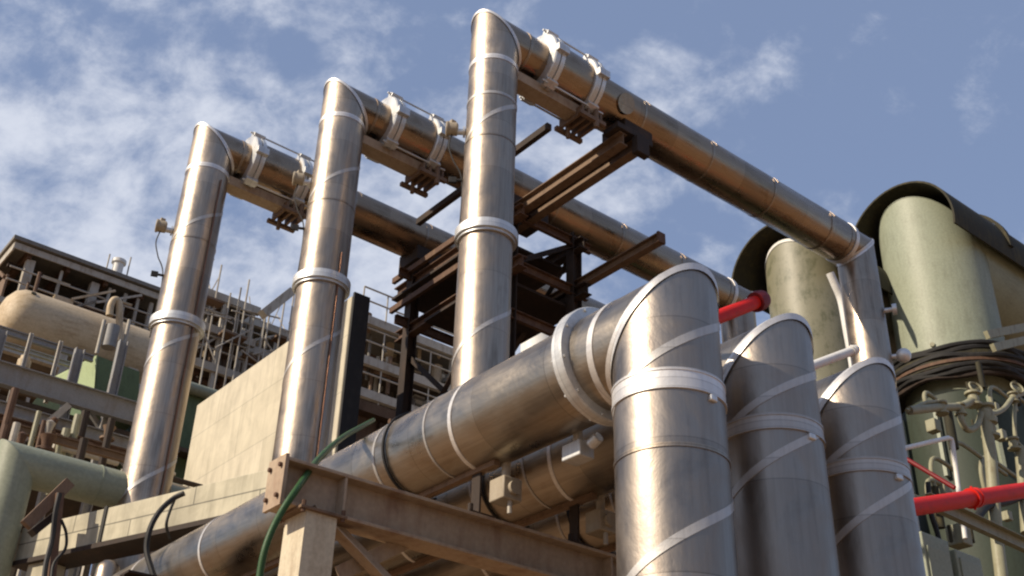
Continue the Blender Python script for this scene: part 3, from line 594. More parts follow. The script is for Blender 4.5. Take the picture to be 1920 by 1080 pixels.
MB().tube([hitw(1690, 842, b=-1), hitw(1740, 830, b=-1), hitw(1778, 821, b=-1), hitw(1784, 824, b=-1), hitw(1786, 832, b=-1), hitw(1798, 925, b=-1), hitw(1810, 1010, b=-1)], .045, 12).build('tube', M['white'], wr)
MB().tube([hitw(1700, 770, b=0), hitw(1735, 755, b=0), hitw(1765, 752, b=0)], .04, 10).build('branch', M['olive_pipe'], wr)

# ------------------------------------------------------------------ the green vessels under hoods
def arch(m, a0, a1, b, zc, r, t_, ang0=-10, ang1=190, seg=28):
    vs = []; 
    for aa in (a0, a1):
        for rr in (r, r + t_):
            for i in range(seg + 1):
                th = R(ang0 + (ang1 - ang0) * i / seg); vs.append(PL(aa, b - rr * math.cos(th), zc + rr * math.sin(th)))
    n = seg + 1; fs = []
    for i in range(seg):
        fs += [(i, i + 1, 2 * n + i + 1, 2 * n + i), (n + i + 1, n + i, 3 * n + i, 3 * n + i + 1), (i + 1, i, n + i, n + i + 1), (2 * n + i, 2 * n + i + 1, 3 * n + i + 1, 3 * n + i)]
    fs += [(0, 2 * n, 3 * n, n), (n - 1, 2 * n - 1, 4 * n - 1, 3 * n - 1)]
    return m.add(vs, fs)
DB = 4.0; DA = 20.45; DR = 1.52; DT = 21.3
t = thing('green_vessel', PL(DA, DB, 0), 'large pale green duct with mitred top under a dark arched hood, far right', 'vessel')
nm = (AZ + AV).normalized()
pipe_part('upright', M['green'], t, PL(DA, DB, 10.0), PL(DA, DB, DT), None, nm, DR)
pipe_part('side_duct', M['green'], t, PL(DA, DB, DT), PL(DA + 16, DB, DT), nm, None, DR)
mitre_band(t, PL(DA, DB, DT), AZ, AV, M['green'], .02, .012, DR)
m = MB(); m.lathe(PL(DA, DB, 16.5), AZ, [(0, DR), (0, 2.0), (.08, 2.12), (.5, 2.12), (.56, 2.0), (.62, 1.75), (.8, 1.75), (.84, DR)], 56); m.build('ring_platform', M['soot'], t, frame_along(PL(DA, DB, 16), AZ))
MB().lathe(PL(DA, DB, 16.65), AZ, [(0, 2.12), (0, 2.16), (.09, 2.16), (.09, 2.12)], 56).build('ring_rim', M['rust'], t, frame_along(PL(DA, DB, 16), AZ))
MB().lathe(PL(DA, DB, .12), AZ, [(0, 2.5), (8.6, 2.5), (9.6, 1.78), (15.8, 1.78)], 56).build('lower_body', M['green_shaded'], t, frame_along(PL(DA, DB, 16), AZ))
for k in range(9):
    rr_ = 2.0 + .05 * (k % 3) + .02 * random.random(); zz = 16.3 + .11 * k; pts = [PL(DA, DB, zz + .05 * math.sin(i * .7 + k)) + Vector((math.cos(i * math.pi / 24), math.sin(i * math.pi / 24), 0)) * (rr_ + .03 * math.sin(i * 1.3 + k * 2)) for i in range(49)]
    MB().tube(pts, .075 + .015 * (k % 2), 8).build('cable_loop', M['black' if k % 3 else 'rust_dark'], t)
for k in range(8):
    o = Vector((math.cos(k * .785), math.sin(k * .785), 0)); MB().box(PL(DA, DB, 14.6) + o * 1.85, .2, .1, 2.2, o, o.cross(AZ), AZ).build('bracket', M['green'], t, smooth=False)
m = MB(); m.cyl(PL(DA, DB, 17.6) - AV * 1.3 - AU * .2, PL(DA, DB, 17.6) - AV * 1.55 - AU * .3, .07, None, 12); m.build('nozzle', M['olive_pipe'], t)
hd_ = thing('arched_hood', PL(DA - 1, DB, DT), 'dark arched hood over the large pale green duct', 'hood')
arch(MB(), DA - 1.75, DA + 17, DB, DT + .05, 1.8, .06, -12, 192).build('shell', M['soot'], hd_, smooth=True)
arch(MB(), DA + 1.2, DA + 1.4, DB, DT + .1, 1.84, .1, 0, 180).build('rib', M['soot'], hd_); arch(MB(), DA + 4.6, DA + 4.8, DB, DT + .1, 1.84, .12, 0, 180).build('rib', M['soot'], hd_)
for k in range(5):
    MB().box(PL(DA + 2.5 + k * 1.1 + random.random() * .4, DB - .6 + random.random() * .5, DT + 2.05), .5 + random.random() * .5, .3, .18 + .15 * random.random()).build('debris_plate', M['stone' if k % 2 else 'soot'], hd_, smooth=False)
for aa in (DA - 1.2, DA + 8): MB().pbox(aa, aa + .15, DB + 2.0, DB + 2.15, 16.5, DT + .1).build('leg', M['soot'], hd_, smooth=False)
# second vessel
e0 = hit(1455, 520, b=6.5); e1 = hit(1600, 520, b=6.5)
A2, B2, R2, T2 = 17.3, 6.5, 1.25, 20.0
t = thing('green_vessel', PL(A2, B2, 0), 'mottled glossy green duct with a white edge, behind the far silver downcomer', 'vessel')
pipe_part('upright', M['green_mottled'], t, PL(A2, B2, 9), PL(A2, B2, T2), None, nm, R2); pipe_part('side_duct', M['green_mottled'], t, PL(A2, B2, T2), PL(A2 + 12, B2, T2), nm, None, R2)
mitre_band(t, PL(A2, B2, T2), AZ, AV, M['white'], .10, .02, R2)
MB().lathe(PL(A2, B2, .12), AZ, [(0, 1.9), (9, 1.9), (14, 1.4), (14.2, R2)], 40).build('lower_body', M['green_shaded'], t, frame_along(PL(A2, B2, 0), AZ))
hd_ = thing('arched_hood', PL(A2 - 1, B2, T2), 'dark arched hood over the mottled green duct, beneath the overhead pipe', 'hood')
arch(MB(), A2 - 1.7, A2 + 12, B2, T2 + .05, 1.6, .06, -5, 185).build('shell', M['soot'], hd_)
for aa in (A2 - 1.2, A2 + 8): MB().pbox(aa, aa + .15, B2 + 1.75, B2 + 1.9, 14, T2 + .1).build('leg', M['soot'], hd_, smooth=False)
# pale beams at the far right edge
for i, (x0, y0, x1, y1, lab) in enumerate(((1850, 628, 1990, 600, 'pale beam at right edge just under the green side duct'), (1862, 652, 1990, 622, 'second pale beam under the green side duct, below the first'))):
    tag(MB().bar(hitw(x0, y0, b=1.5), hitw(x1, y1, b=1.5), .12, .22).build('steel_beam', M['olive_pipe'], smooth=False), lab, 'beam', 'pale beams by the green duct')

# ------------------------------------------------------------------ valve station at the lower right
vs_ = thing('valve_station', PL(9, -1, 0), 'cluster of olive valves and bent pipes in front of the dark green vessel', 'valves')
def vp(name, mat, m, **k): return m.build(name, M[mat], vs_, **k)
def hx(x, y, b=0.): return hitw(x, y, b=b)
vp('pipe', 'olive_pipe', MB().tube(bez([hx(1705, 770), hx(1760, 764), hx(1800, 762), hx(1822, 752)], 6), .09, 12))
vp('pipe', 'olive_pipe', MB().tube([hx(1845, 770), hx(1850, 800), hx(1858, 860), hx(1868, 1000), hx(1880, 1100)], .13, 14))
vp('pipe', 'olive_pipe', MB().tube(bez([hx(1800, 765), hx(1803, 790), hx(1815, 806), hx(1832, 798), hx(1840, 775)], 6), .07, 12))
vp('pipe', 'olive_pipe', MB().tube(bez([hx(1850, 780), hx(1880, 768), hx(1900, 745), hx(1925, 735)], 6), .06, 12))
vp('pipe', 'olive_pipe', MB().tube(bez([hx(1905, 745), hx(1902, 790), hx(1908, 830), hx(1940, 850)], 6), .045, 10))
vp('pipe', 'olive_pipe', MB().tube([hx(1912, 840), hx(1918, 900), hx(1925, 1000)], .12, 12))
vp('pipe', 'black', MB().tube(bez([hx(1830, 975), hx(1850, 950), hx(1890, 940), hx(1915, 930)], 6), .09, 12)); vp('pipe', 'black', MB().tube(bez([hx(1740, 905), hx(1745, 960), hx(1760, 1010), hx(1770, 1090)], 6), .05, 12))
for (x, y, r_) in ((1825, 748, .17), (1850, 775, .2), (1800, 768, .13), (1855, 805, .2), (1765, 765, .14), (1900, 745, .12), (1900, 832, .14)):
    c = Vector(hx(x, y)); vp('valve', 'olive_pipe', MB().lathe(c - AZ * r_, AZ, [(0, r_ * .7), (0, r_), (r_ * .3, r_), (r_ * .35, r_ * .6), (r_, r_ * .75), (r_ * 1.6, r_ * .6), (r_ * 1.65, r_), (r_ * 1.95, r_), (r_ * 1.95, .01)], 18))
for (x, y) in ((1828, 728), (1906, 728)):
    c = Vector(hx(x, y)); vp('hand_wheel', 'olive_pipe', MB().lathe(c, Vector((.3, -.9, .3)), [(0, .16), (.02, .18), (.05, .16), (.02, .13), (0, .16)], 20))
for k in range(26):
    x = 1700 + random.random() * 215; y = 720 + random.random() * 340
    c = Vector(hx(x, y, 1.2)); s_ = .1 + .3 * random.random()
    if k % 3 == 0: vp('fitting', ('olive_pipe', 'green', 'soot')[k % 3 - 0], MB().box(c, s_, s_, s_ * 1.2), bevel=.02)
    elif k % 3 == 1: vp('fitting', 'soot', MB().cyl(c, c + AZ * s_ * 3, s_ * .3, None, 12))
    else: vp('pipe', 'olive_pipe', MB().tube(bez([c, c + AZ * s_ * 2, c + AZ * s_ * 3 + AV * s_, c + AZ * s_ * 2.6 + AV * s_ * 4], 5), .05, 10))
tag(MB().channel(hitw(1735, 940, b=-1.5), hitw(1930, 1030, b=-1.5), .26, .12).build('diagonal_brace', M['olive_pipe'], smooth=False), 'olive diagonal channel below the bright red pipe', 'brace')
c0 = hit(1728, 1000, b=-.5)
ct = thing('cabinet', PL(c0[0], -.5, 0), 'pale green cabinet low at the right, left of the dark post', 'cabinet')
for i in range(2):
    a0 = c0[0] + i * 1.05; MB().pbox(a0, a0 + .85, -.5, .3, .12, c0[2] + .05 - .1 * i).build('housing', M['green'], ct, plant_frame(PL(a0, 0, 0)), smooth=False, bevel=.02); MB().pbox(a0 + .08, a0 + .77, -.53, -.5, 3, c0[2] - .2).build('door', M['green'], ct, plant_frame(PL(a0, 0, 0)), smooth=False, bevel=.01)

# ------------------------------------------------------------------ left: green pipe elbow
t = thing('green_pipe', PL(-4.3, 6, 0), 'pale green elbowed pipe at the lower left edge', 'pipe')
zt = 8.15; pipe_part('upright', M['green'], t, PL(-4.26, 6, .12), PL(-4.26, 6, zt), None, nm, .31); pipe_part('run', M['green'], t, PL(-4.26, 6, zt), PL(3, 6, zt), nm, None, .31)
for aa in (-3.0, -1.9): ring_band('weld_ring', M['green'], t, PL(aa, 6, zt), AV, .02, .01, .31)
rb = thing('pipe_bracket', hitw(60, 985, b=4.6), 'rusty inclined bracket arm under the green elbow pipe', 'bracket', rot=False)
MB().bar(hitw(48, 985, b=4.6), hitw(130, 905, b=4.6), .12, .16).build('arm', M['rust_pale'], rb, smooth=False); MB().bar(hitw(112, 925, b=4.5), hitw(92, 1120, b=4.4), .1, .1).build('post', M['rust'], rb, smooth=False)
MB().bar(hitw(60, 1000, b=4.7), hitw(110, 960, b=4.7), .2, .1).build('gusset', M['rust_dark'], rb, smooth=False)
# silver pots under the concrete beam
for (x, y, r_, lab) in ((205, 1058, .16, 'shiny rounded pot below the concrete beam'), (262, 1068, .1, 'smaller shiny fitting right of the shiny pot below the concrete beam')):
    c = Vector(hitw(x, y, b=3.5)); tag(MB().lathe(c - AZ * 1.6, AZ, [(0, r_), (1.5, r_), (1.5 + r_ * .5, r_ * .87), (1.5 + r_ * .85, r_ * .5), (1.5 + r_, .01)], 24).build('steel_pot', M['clad']), lab, 'pot')

# ------------------------------------------------------------------ left: platform of grey beams
t = thing('access_platform', PL(-4, 12, 0), 'grey steel platform beams and posts at left below the tan tank', 'platform')
def gp(name, mat, m, **k): return m.build(name, M[mat], t, smooth=False, **k)
def prow(x0, y0, x1, y1, b, h, mat, name='beam', w=.2):
    p, q_ = hit(x0, y0, b=b), hit(x1, y1, b=b); z = (p[2] + q_[2]) / 2; gp(name, mat, MB().ibeam(PL(p[0], b, z), PL(q_[0], b, z), h, w)); return p[0], q_[0], z
prow(-60, 680, 330, 800, 12, .5, 'grey_steel'); prow(-60, 600, 175, 672, 13, .16, 'grey_steel', 'rail', .1); prow(-60, 745, 330, 862, 12, .28, 'grey_steel'); prow(-60, 628, 180, 695, 14, .12, 'pale_steel', 'rail', .1)
prow(-60, 830 - 60, 300, 905 - 40, 11, .14, 'rust', 'beam', .1); prow(30, 800, 300, 880, 9.5, .16, 'rust_pale', 'beam', .1)
for x, y0, y1 in ((150, 655, 900), (5, 620, 900), (232, 640, 900), (115, 640, 720), (60, 625, 700), (30, 705, 780), (100, 700, 760)):
    p, q_ = hit(x, y0, b=12.2), hit(x, y1, b=12.2); gp('post', 'grey_steel' if y1 > 800 else 'pale_steel', MB().ibeam(PL(p[0], 12.2, q_[2] if y1 < 800 else .12), PL(p[0], 12.2, p[2]), .2 if y1 > 800 else .08, .16 if y1 > 800 else .08, up=AV))
gp('brace', 'pale_steel', MB().bar(hitw(42, 835, b=11.5), hitw(128, 760, b=11.5), .14, .14)); gp('brace', 'grey_steel', MB().bar(hitw(160, 760, b=12.3), hitw(240, 880, b=12.3), .1, .1))
gp('deck', 'dark_in', MB().pbox(-6, 4, 12.6, 17, 11.9, 12.0)); gp('deck', 'rust_dark', MB().pbox(-6, 4, 12.6, 17, 10.6, 10.7))
# short nozzle cap standing on the platform
tag(MB().lathe(PL(*hit(42, 692, b=12.4)), AZ, [(0, .11), (.02, .14), (.2, .14), (.22, .1), (.3, .1), (.3, .01)], 18).build('standpipe', M['tan_tank']), 'short tan capped standpipe poking above the grey beam at left', 'standpipe')
# pipes low left, in the rack between platform and green pipe
t = thing('pipe_bundle', PL(-3, 9, 9), 'small rusty and grey pipes with cream valves below the grey platform at left', 'pipes')
for k in range(30):
    x = 0 + random.random() * 240; y = 790 + random.random() * 80 + x * .15; b = 8.5 + random.random() * 3.5; c = Vector(hitw(x, y, b=b)); mt = random.choice(['rust', 'pale_steel', 'grey_steel', 'rust_pale', 'olive_pipe', 'rust_dark'])
    kind = k % 3; r_ = .03 + random.random() * .06; L = .5 + random.random() * 1.6
    if kind == 0: MB().cyl(c, c + AV * L, r_, None, 10).build('pipe', M[mt], t)
    elif kind == 1: MB().cyl(c - AZ * L * .5, c + AZ * L * .4, r_, None, 10).build('pipe', M[mt], t)
    else: MB().lathe(c, AZ, [(0, r_ * 2.2), (.05, r_ * 2.2), (.06, r_), (.2, r_ * 1.4), (.3, r_ * 2), (.36, r_ * .4)], 14).build('valve', M[mt], t)
# green hoppers
hp = thing('hopper', hitw(175, 760, b=13), 'green sheet-metal hopper with sloped lid between grey beams and the leftmost tall pipe', 'hopper', rot=False)
q1, q2, q3, q4, q5 = [Vector(hitw(*p, b=b_)) for p, b_ in (((102, 706), 14.6), ((183, 667), 13.0), ((262, 697), 13.0), ((258, 790), 13.0), ((172, 770), 13.0))]
back = AU * 1.8
MB().add([q2, q3, q4, q5, q2 + back, q3 + back, q4 + back, q5 + back], [(0, 3, 2, 1), (4, 5, 6, 7), (0, 1, 5, 4), (2, 3, 7, 6), (1, 2, 6, 5), (0, 4, 7, 3)]).build('box', M['green_dark'], hp, smooth=False)
l1 = q2 - AV * .03; l2 = q5 - AV * .03 + AZ * .35; l3 = l2 + AU * 1.7 - AV * .9 - AZ * .1; l4 = l1 + AU * 1.7 - AV * 1.0 - AZ * .15
MB().add([l1, l2, q1 - AZ * .06, q1, l1 + AZ * .03 + AV * .04, l2 + AZ * .03 + AV * .04, q1 + AV * .04, q1 + AZ * .03 + AV * .04], [(0, 3, 2, 1), (4, 5, 6, 7), (0, 1, 5, 4), (1, 2, 6, 5), (2, 3, 7, 6), (3, 0, 4, 7)]).build('sloped_lid', M['green_bright'], hp, smooth=False)
q = [Vector(hitw(x, y, b=b_)) for x, y, b_ in ((45, 775, 12.9), (78, 735, 12.9), (132, 752, 12.9), (95, 790, 12.9))]
tag(MB().add(q + [p + AU * .6 - AZ * .2 for p in q], [(0, 1, 2, 3), (7, 6, 5, 4), (0, 4, 5, 1), (1, 5, 6, 2), (2, 6, 7, 3), (3, 7, 4, 0)]).build('sheet_cover', M['green_bright'], smooth=False), 'light green sheet cover seen through the grey beams, below the hopper', 'cover')
c0 = hit(350, 740, b=13); t = thing('green_box', PL(c0[0], 13, 0), 'dark green casing seen between the leftmost tall pipe and the beige wall', 'casing')
MB().pbox(c0[0] - .8, c0[0] + 1.6, 13, 14.5, .12, c0[2] + .1).build('casing', M['green_dark'], t, plant_frame(PL(c0[0], 13, 0)), smooth=False, bevel=.03)
MB().cyl(PL(c0[0] - .7, 12.9, c0[2] + .15), PL(c0[0] + 1.6, 12.9, c0[2] + .15), .15, None, 16).build('top_pipe', M['green'], t)

# ------------------------------------------------------------------ left: tan tank
TB = 18.9; TZ = 16.9; TR = .93; ta0 = hit(12, 600, b=TB)[0] + .15
t = thing('pressure_tank', PL(ta0, TB, TZ), 'tan horizontal tank with domed end at left', 'tank')
MB().lathe(PL(ta0 - .45, TB, TZ), AV, [(0, .01), (.03, .3), (.12, .58), (.28, .8), (.5, .91), (.7, TR), (4.1, TR), (4.4, .6), (4.5, .01)], 48).build('shell', M['tan_tank'], t, frame_along(PL(ta0, TB, TZ), AV))
for aa in (1.2, 3.2): MB().pbox(ta0 + aa, ta0 + aa + .3, TB - .7, TB + .7, TZ - 1.3, TZ - .55).build('saddle', M['pale_steel'], t, smooth=False)
MB().cyl(PL(ta0 + .2, TB - .62, TZ + .55), PL(ta0 + .2, TB - .72, TZ + .63), .07, None, 16).build('plug', M['soot'], t)
n0 = [hitw(205, 592, b=17.6), hitw(208, 572, b=17.6), hitw(215, 562, b=17.6), hitw(223, 568, b=17.6), hitw(224, 598, b=17.6), hitw(222, 640, b=17.6)]
MB().tube(bez(n0, 5), .1, 12).build('outlet_pipe', M['tan_tank'], t)
t = thing('tank_frame', PL(ta0, 18, 0), 'pale steel frame carrying the tan tank', 'steel frame')
for aa in (-.6, 1.2, 3.0, 4.4): MB().pbox(ta0 + aa, ta0 + aa + .16, 17.6, 17.76, .12, TZ - 1.3).build('post', M['pale_steel'], t, smooth=False)
MB().pbox(ta0 - 1, ta0 + 4.6, 17.6, 17.8, TZ - 1.55, TZ - 1.3).build('beam', M['pale_steel'], t, smooth=False); MB().pbox(ta0 - 1, ta0 + 4.6, 17.8, 20.2, TZ - 1.5, TZ - 1.42).build('deck', M['dark_in'], t, smooth=False)
for (x, y0, y1) in ((196, 600, 668), (243, 600, 668), (212, 612, 655)):
    p, q_ = hit(x, y0, b=16.4), hit(x, y1, b=16.4); MB().cyl(PL(p[0], 16.4, q_[2]), PL(p[0], 16.4, p[2]), .05 if x != 212 else .19, None, 14).build('upright', M['pale_steel' if x != 212 else 'grey_steel'], t)

# ------------------------------------------------------------------ left: open-sided process building
BB = 26.0; z_r = 23.45; a_l = -1.15
t = thing('process_building', PL(a_l, BB, 0), 'open-sided dark process building with a sloping-looking grey roof edge, far left', 'building')
def bp(name, mat, m, **k): return m.build(name, M[mat], t, smooth=False, **k)
bp('roof', 'stone', MB().pbox(a_l - .15, 5.5, BB - .18, BB + 13, z_r - .05, z_r + .10)); bp('fascia', 'pale_steel', MB().pbox(a_l - .05, 5.5, BB - .06, BB, z_r - .34, z_r - .10)); bp('fascia', 'pale_steel', MB().pbox(a_l - .06, a_l, BB, BB + 13, z_r - .4, z_r + .02))
for k in range(5): bp('rafter', 'rust', MB().pbox(a_l + .5 + k * 1.4, a_l + .65 + k * 1.4, BB + .1, BB + 12.6, z_r - .45, z_r - .05))
for k in range(6): bp('purlin', 'rust_dark', MB().pbox(a_l + .1, 5.3, BB + .8 + k * 2, BB + .95 + k * 2, z_r - .62, z_r - .45))
bp('back_wall', 'dark_in', MB().pbox(a_l + .5, 5.3, BB + 5, BB + 5.2, .12, z_r - .63))
for aa, w in ((1.75, .3), (2.4, .1), (3.0, .12), (3.5, .1), (.6, .1), (4.0, .14), (-.6, .3), (5.1, .3)): bp('column', 'pale_steel', MB().pbox(aa, aa + w, BB + .2, BB + .2 + w, .12, z_r - .42))
for z in (21.1, 20.2, 19.0, 17.2): bp('floor_beam', 'pale_steel' if z != 20.2 else 'rust', MB().pbox(a_l, 5.3, BB + .25, BB + .4, z, z + (.22 if z != 20.2 else .1)))
bp('floor', 'dark_in', MB().pbox(a_l, 5.3, BB + .5, BB + 5, 18.95, 19.05)); bp('side_cladding', 'rust_pale', MB().pbox(a_l + .1, a_l + .18, BB + .5, BB + 6, 16.0, z_r - 1.1))
for k in range(5): bp('brace', 'rust_pale', MB().bar(PL(a_l + .05, BB + .6 + k * 1.2, z_r - 1.2), PL(a_l + .05, BB + 1.8 + k * 1.2, z_r - .4), .08, .12))
for k in range(60):
    aa = random.uniform(-.3, 4.8); z = random.uniform(19.2, 22.8); b = BB + random.uniform(.8, 4.4); mt = random.choice(['rust_pale', 'rust_pale', 'pale_steel', 'pale_steel', 'rust', 'tan_tank'])
    L = random.uniform(.4, 2.2)
    if k % 3 == 0: bp('pipe', mt, MB().cyl(PL(aa, b, z), PL(aa + L, b, z), .04 + random.random() * .1, None, 10))
    elif k % 3 == 1: bp('pipe', mt, MB().cyl(PL(aa, b, z - L * .6), PL(aa, b, z + .2), .04 + random.random() * .07, None, 10))
    else: bp('equipment', mt, MB().pbox(aa, aa + L * .4, b, b + .4, z - .5, z))
for k in range(50):
    aa = random.uniform(a_l, 4.8); z = random.choice([random.uniform(21.4, 22.6), random.uniform(19.2, 21), random.uniform(15.5, 19)]); b = BB + random.uniform(-.5, .25); mt = random.choice(['pale_steel', 'rust_pale', 'tan_tank', 'stone', 'rust', 'brown_wall']); L = random.uniform(.5, 2.6)
    if k % 4 == 0: bp('pipe', mt, MB().cyl(PL(aa, b, z), PL(aa + L, b, z), .035 + random.random() * .07, None, 8))
    elif k % 4 == 1: bp('pipe', mt, MB().cyl(PL(aa, b, z - L * .5), PL(aa, b, z + L * .2), .03 + random.random() * .06, None, 8))
    elif k % 4 == 2: bp('brace', mt, MB().bar(PL(aa, b, z - .5), PL(aa + L * .6, b, z + .4), .06, .08))
    else: bp('equipment', mt, MB().pbox(aa, aa + L * .3, b, b + .3, z - .35, z))
for z in (22.35, 21.85): bp('handrail', 'pale_steel', MB().cyl(PL(a_l, BB - .1, z), PL(5.3, BB - .1, z), .035, None, 8))
vx = hit(216, 522, b=27); t2 = thing('vent_stack', PL(vx[0], 27, z_r), 'stubby cream vent stack on the roof at far left', 'vent')
MB().lathe(PL(vx[0], 27, z_r + .12), AZ, [(0, .2), (1.0, .2), (1.02, .27), (1.15, .27), (1.2, .2), (1.2, .01)], 20).build('stack', M['white'], t2)
MB().cyl(PL(vx[0] - .4, 27, z_r + .1), PL(vx[0] - .4, 27, z_r + 1.4), .03, None, 8).build('rod', M['pale_steel'], t2); MB().cyl(PL(vx[0] + .4, 27, z_r + .1), PL(vx[0] + .4, 27, z_r + 1.6), .03, None, 8).build('rod', M['pale_steel'], t2)

# ------------------------------------------------------------------ middle distance structures
def lattice(name, label, a0, a1, b, zs, seed, wall=None, cat='structure', rods=0, mat='pale_steel', dn=3, clutter=40):
    rnd = random.Random(seed); t = thing(name, PL(a0, b, 0), label, cat)
    def q(nm, mt, m, **k): return m.build(nm, M[mt], t, smooth=False, **k)
    n = max(2, int((a1 - a0) / 1.6)); xs = [a0 + (a1 - a0) * i / n for i in range(n + 1)]
    for x in xs:
        q('post', mat, MB().pbox(x - .07, x + .07, b, b + .14, .12, zs[0])); q('post', 'rust', MB().pbox(x - .06, x + .06, b + dn, b + dn + .12, .12, zs[0]))
    for i, z in enumerate(zs):
        q('beam', mat, MB().pbox(a0 - .2, a1 + .2, b - .08, b + .1, z - .28, z)); q('deck', 'dark_in' if i else 'stone', MB().pbox(a0 - .1, a1 + .1, b + .1, b + dn, z - .1, z - .02))
        for r_ in (() if rods and i == 0 else (.55, 1.0)): q('handrail', mat, MB().cyl(PL(a0, b, z + r_), PL(a1, b, z + r_), .03, None, 8))
        for x in [a0 + (a1 - a0) * k / (2 * n) for k in range(0 if rods and i == 0 else 2 * n + 1)]: q('baluster', mat, MB().cyl(PL(x, b, z), PL(x, b, z + 1.0), .025, None, 6))
    for i in range(len(zs) - 1):
        for k in range(n):
            if rnd.random() < .45: q('brace', mat, MB().bar(PL(xs[k], b + .05, zs[i + 1]), PL(xs[k + 1], b + .05, zs[i] - .28), .07, .07))
    if wall: q('wall', wall, MB().pbox(a0, a1, b + 1.6, b + 1.8, .12, zs[0] - .3))
    for k in range(clutter):
        aa = rnd.uniform(a0, a1 - .4); z = rnd.uniform(zs[-1] - 1.5, zs[0] + .4); bb_ = b + rnd.uniform(.2, 1.5); mt = rnd.choice(['rust', 'rust_pale', 'pale_steel', 'dark_in', 'tan_tank', 'white', 'grey_steel', 'stone']); L = rnd.uniform(.3, 1.5)
        if k % 4 == 0: q('pipe', mt, MB().cyl(PL(aa, bb_, z), PL(min(aa + L, a1), bb_, z), rnd.uniform(.03, .1), None, 8))
        elif k % 4 == 1: q('pipe', mt, MB().cyl(PL(aa, bb_, z - L), PL(aa, bb_, z + .2), rnd.uniform(.02, .07), None, 8))
        elif k % 4 == 2: q('equipment', mt, MB().pbox(aa, aa + L * .35, bb_, bb_ + .3, z - .35, z))
        else: q('vessel', mt, MB().lathe(PL(aa, bb_, z - L * .5), AZ, [(0, .02), (.05, L * .12), (L * .5, L * .12), (L * .55, .02)], 12))
    for k in range(rods):
        x = a0 + (a1 - a0) * (k + rnd.random() * .6) / rods; q('starter_bar', 'pale_steel', MB().cyl(PL(x, b + rnd.uniform(0, dn), zs[0] - .1), PL(x + rnd.uniform(-.08, .08), b + rnd.uniform(0, dn), zs[0] + rnd.uniform(.7, 1.9)), .02, None, 6))
    return t
lattice('process_tower', 'brown walled tower with thin rods on top, just right of the leftmost tall pipe', 4.1, 6.3, 22, [21.9, 20.6, 19.2], 3, 'brown_wall', 'tower', 12, clutter=70)
lattice('process_tower', 'lower brown walled tower with thin rods, just left of the middle tall pipe', 6.7, 9.4, 23.5, [22.3, 21.2, 19.9], 8, 'brown_wall', 'tower', 12, clutter=70)
sf = thing('scaffold', PL(5, 21.6, 0), 'tangle of thin pale scaffold poles between the leftmost and middle tall pipes', 'scaffold')
for k in range(16):
    aa = 4.0 + k * .34 + random.uniform(-.1, .1); zt_ = random.uniform(21.2, 23.2); bb_ = 21.6 + random.uniform(-.4, .2)
    MB().cyl(PL(aa, bb_, .12), PL(aa + random.uniform(-.1, .1), bb_, zt_), .03, None, 6).build('pole', M['pale_steel'], sf, smooth=False)
    if k < 14: MB().cyl(PL(aa - .2, bb_ - .05, zt_ - random.uniform(.6, 2.4)), PL(aa + random.uniform(.6, 1.5), bb_ - .05, zt_ - random.uniform(.6, 2.4)), .03, None, 6).build('tube', M['pale_steel'], sf, smooth=False)
    if k % 3 == 0: MB().pbox(aa, aa + .9, bb_, bb_ + .5, zt_ - 1.5, zt_ - 1.42).build('board', M['rust_pale'], sf, smooth=False)
lattice('pipe_gantry', 'pale steel gantry with handrails right of the beige wall, behind the trestle', 7.2, 12.6, 16, [19.4, 18.0, 16.9, 15.9], 5, None, 'gantry', 0, clutter=150)
for i, (x, lab) in enumerate(((510, 'slanting pale chute at the end of the rod-topped tower'),)):
    tag(MB().bar(hitw(492, 590, b=20), hitw(545, 548, b=20), .35, .3).build('chute', M['pale_steel'], smooth=False), lab, 'chute')
# rounded roof plant behind the gantry
t = thing('curved_roof_shed', PL(9, 22, 0), 'low weathered shed with rounded roof beyond the pale gantry', 'shed')
s0 = hit(690, 610, b=21); arch(MB(), s0[0] - 1, s0[0] + 9, 23.5, s0[2] - 1.6, 2.1, .1, 0, 180).build('roof', M['stone'], t); MB().pbox(s0[0] - 1, s0[0] + 9, 21.5, 25.5, .12, s0[2] - 1.6).build('wall', M['tan_tank'], t, smooth=False)
# brown block low behind headers
t = thing('plant_block', PL(3.2, 8, 0), 'rusty brown sheeted block low behind the header pipes, under the pale gantry', 'building')
MB().pbox(3.2, 22, 9.2, 16, .12, 12.6).build('wall', M['brown_wall'], t, plant_frame(PL(3, 8, 0)), smooth=False)
MB().pbox(3.0, 22, 8.9, 9.2, 12.45, 12.7).build('coping', M['rust_pale'], t, smooth=False)
for k in range(9): MB().pbox(4 + k * 1.7, 4.12 + k * 1.7, 9.08, 9.2, .12, 12.4).build('rib', M['rust'], t, smooth=False)
for k in range(5): MB().cyl(PL(4 + k * .7, 8.7, 12.3 - k * .35), PL(20, 8.7, 12.3 - k * .35), .06 + .02 * (k % 3), None, 10).build('wall_pipe', M[['rust', 'pale_steel', 'rust_dark', 'dark_red', 'grey_steel'][k]], t)
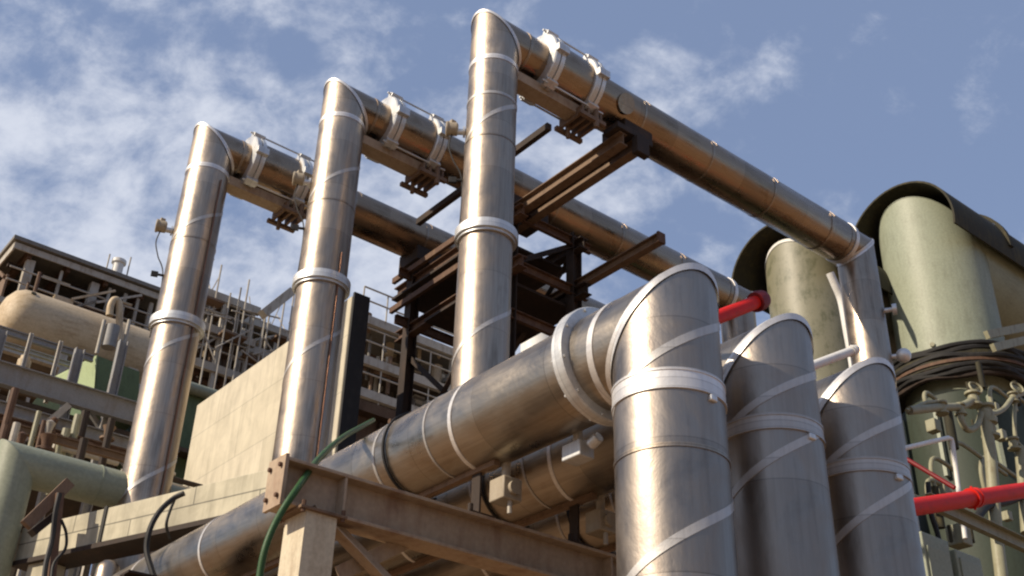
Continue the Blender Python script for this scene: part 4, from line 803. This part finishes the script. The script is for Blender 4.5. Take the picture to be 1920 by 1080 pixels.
# shaded pipes and girders under the headers
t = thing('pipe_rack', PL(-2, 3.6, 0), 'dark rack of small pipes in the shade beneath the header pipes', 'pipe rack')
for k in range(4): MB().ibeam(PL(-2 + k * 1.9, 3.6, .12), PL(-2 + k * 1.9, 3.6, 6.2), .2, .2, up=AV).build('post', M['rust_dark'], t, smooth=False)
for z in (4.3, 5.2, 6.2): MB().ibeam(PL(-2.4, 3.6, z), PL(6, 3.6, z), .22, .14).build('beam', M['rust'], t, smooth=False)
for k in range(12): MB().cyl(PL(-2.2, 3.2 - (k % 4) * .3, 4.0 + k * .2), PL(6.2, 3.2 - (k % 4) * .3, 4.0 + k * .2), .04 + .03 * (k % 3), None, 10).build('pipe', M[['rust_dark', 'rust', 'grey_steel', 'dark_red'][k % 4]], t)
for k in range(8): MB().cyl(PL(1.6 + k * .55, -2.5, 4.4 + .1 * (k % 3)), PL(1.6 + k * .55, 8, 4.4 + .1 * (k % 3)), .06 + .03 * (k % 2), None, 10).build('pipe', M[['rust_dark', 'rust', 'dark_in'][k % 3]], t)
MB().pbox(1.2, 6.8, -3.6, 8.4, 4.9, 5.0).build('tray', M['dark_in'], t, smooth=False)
# white tank glimpsed behind the flange
c0 = hit(1012, 620, b=14); tag(MB().lathe(PL(c0[0], 14, .12), AZ, [(0, .62), (c0[2] - .3, .62), (c0[2] + .05, .45), (c0[2] + .15, .01)], 32).build('white_tank', M['white']), 'white tank top glimpsed behind the header flange and trestle', 'tank')
# far back mass so that the gaps between the plants are filled by more plant
t = thing('boiler_house', PL(12, 30, 0), 'big dim sheeted boiler house beyond the pale gantry', 'building')
MB().pbox(11.8, 30, 27, 40, .12, 22.3).build('wall', M['stone'], t, plant_frame(PL(12, 30, 0)), smooth=False); MB().pbox(11.6, 30.2, 26.8, 27, 22.3, 22.6).build('coping', M['pale_steel'], t, smooth=False)
for k in range(8): MB().pbox(13 + k * 2, 13.3 + k * 2, 26.85, 27, .12, 22.2).build('pilaster', M['pale_steel'], t, smooth=False)
for k in range(3): MB().pbox(12, 30, 26.8, 26.95, 19 - k * 2, 19.5 - k * 2).build('window_band', M['dark_in'], t, smooth=False)
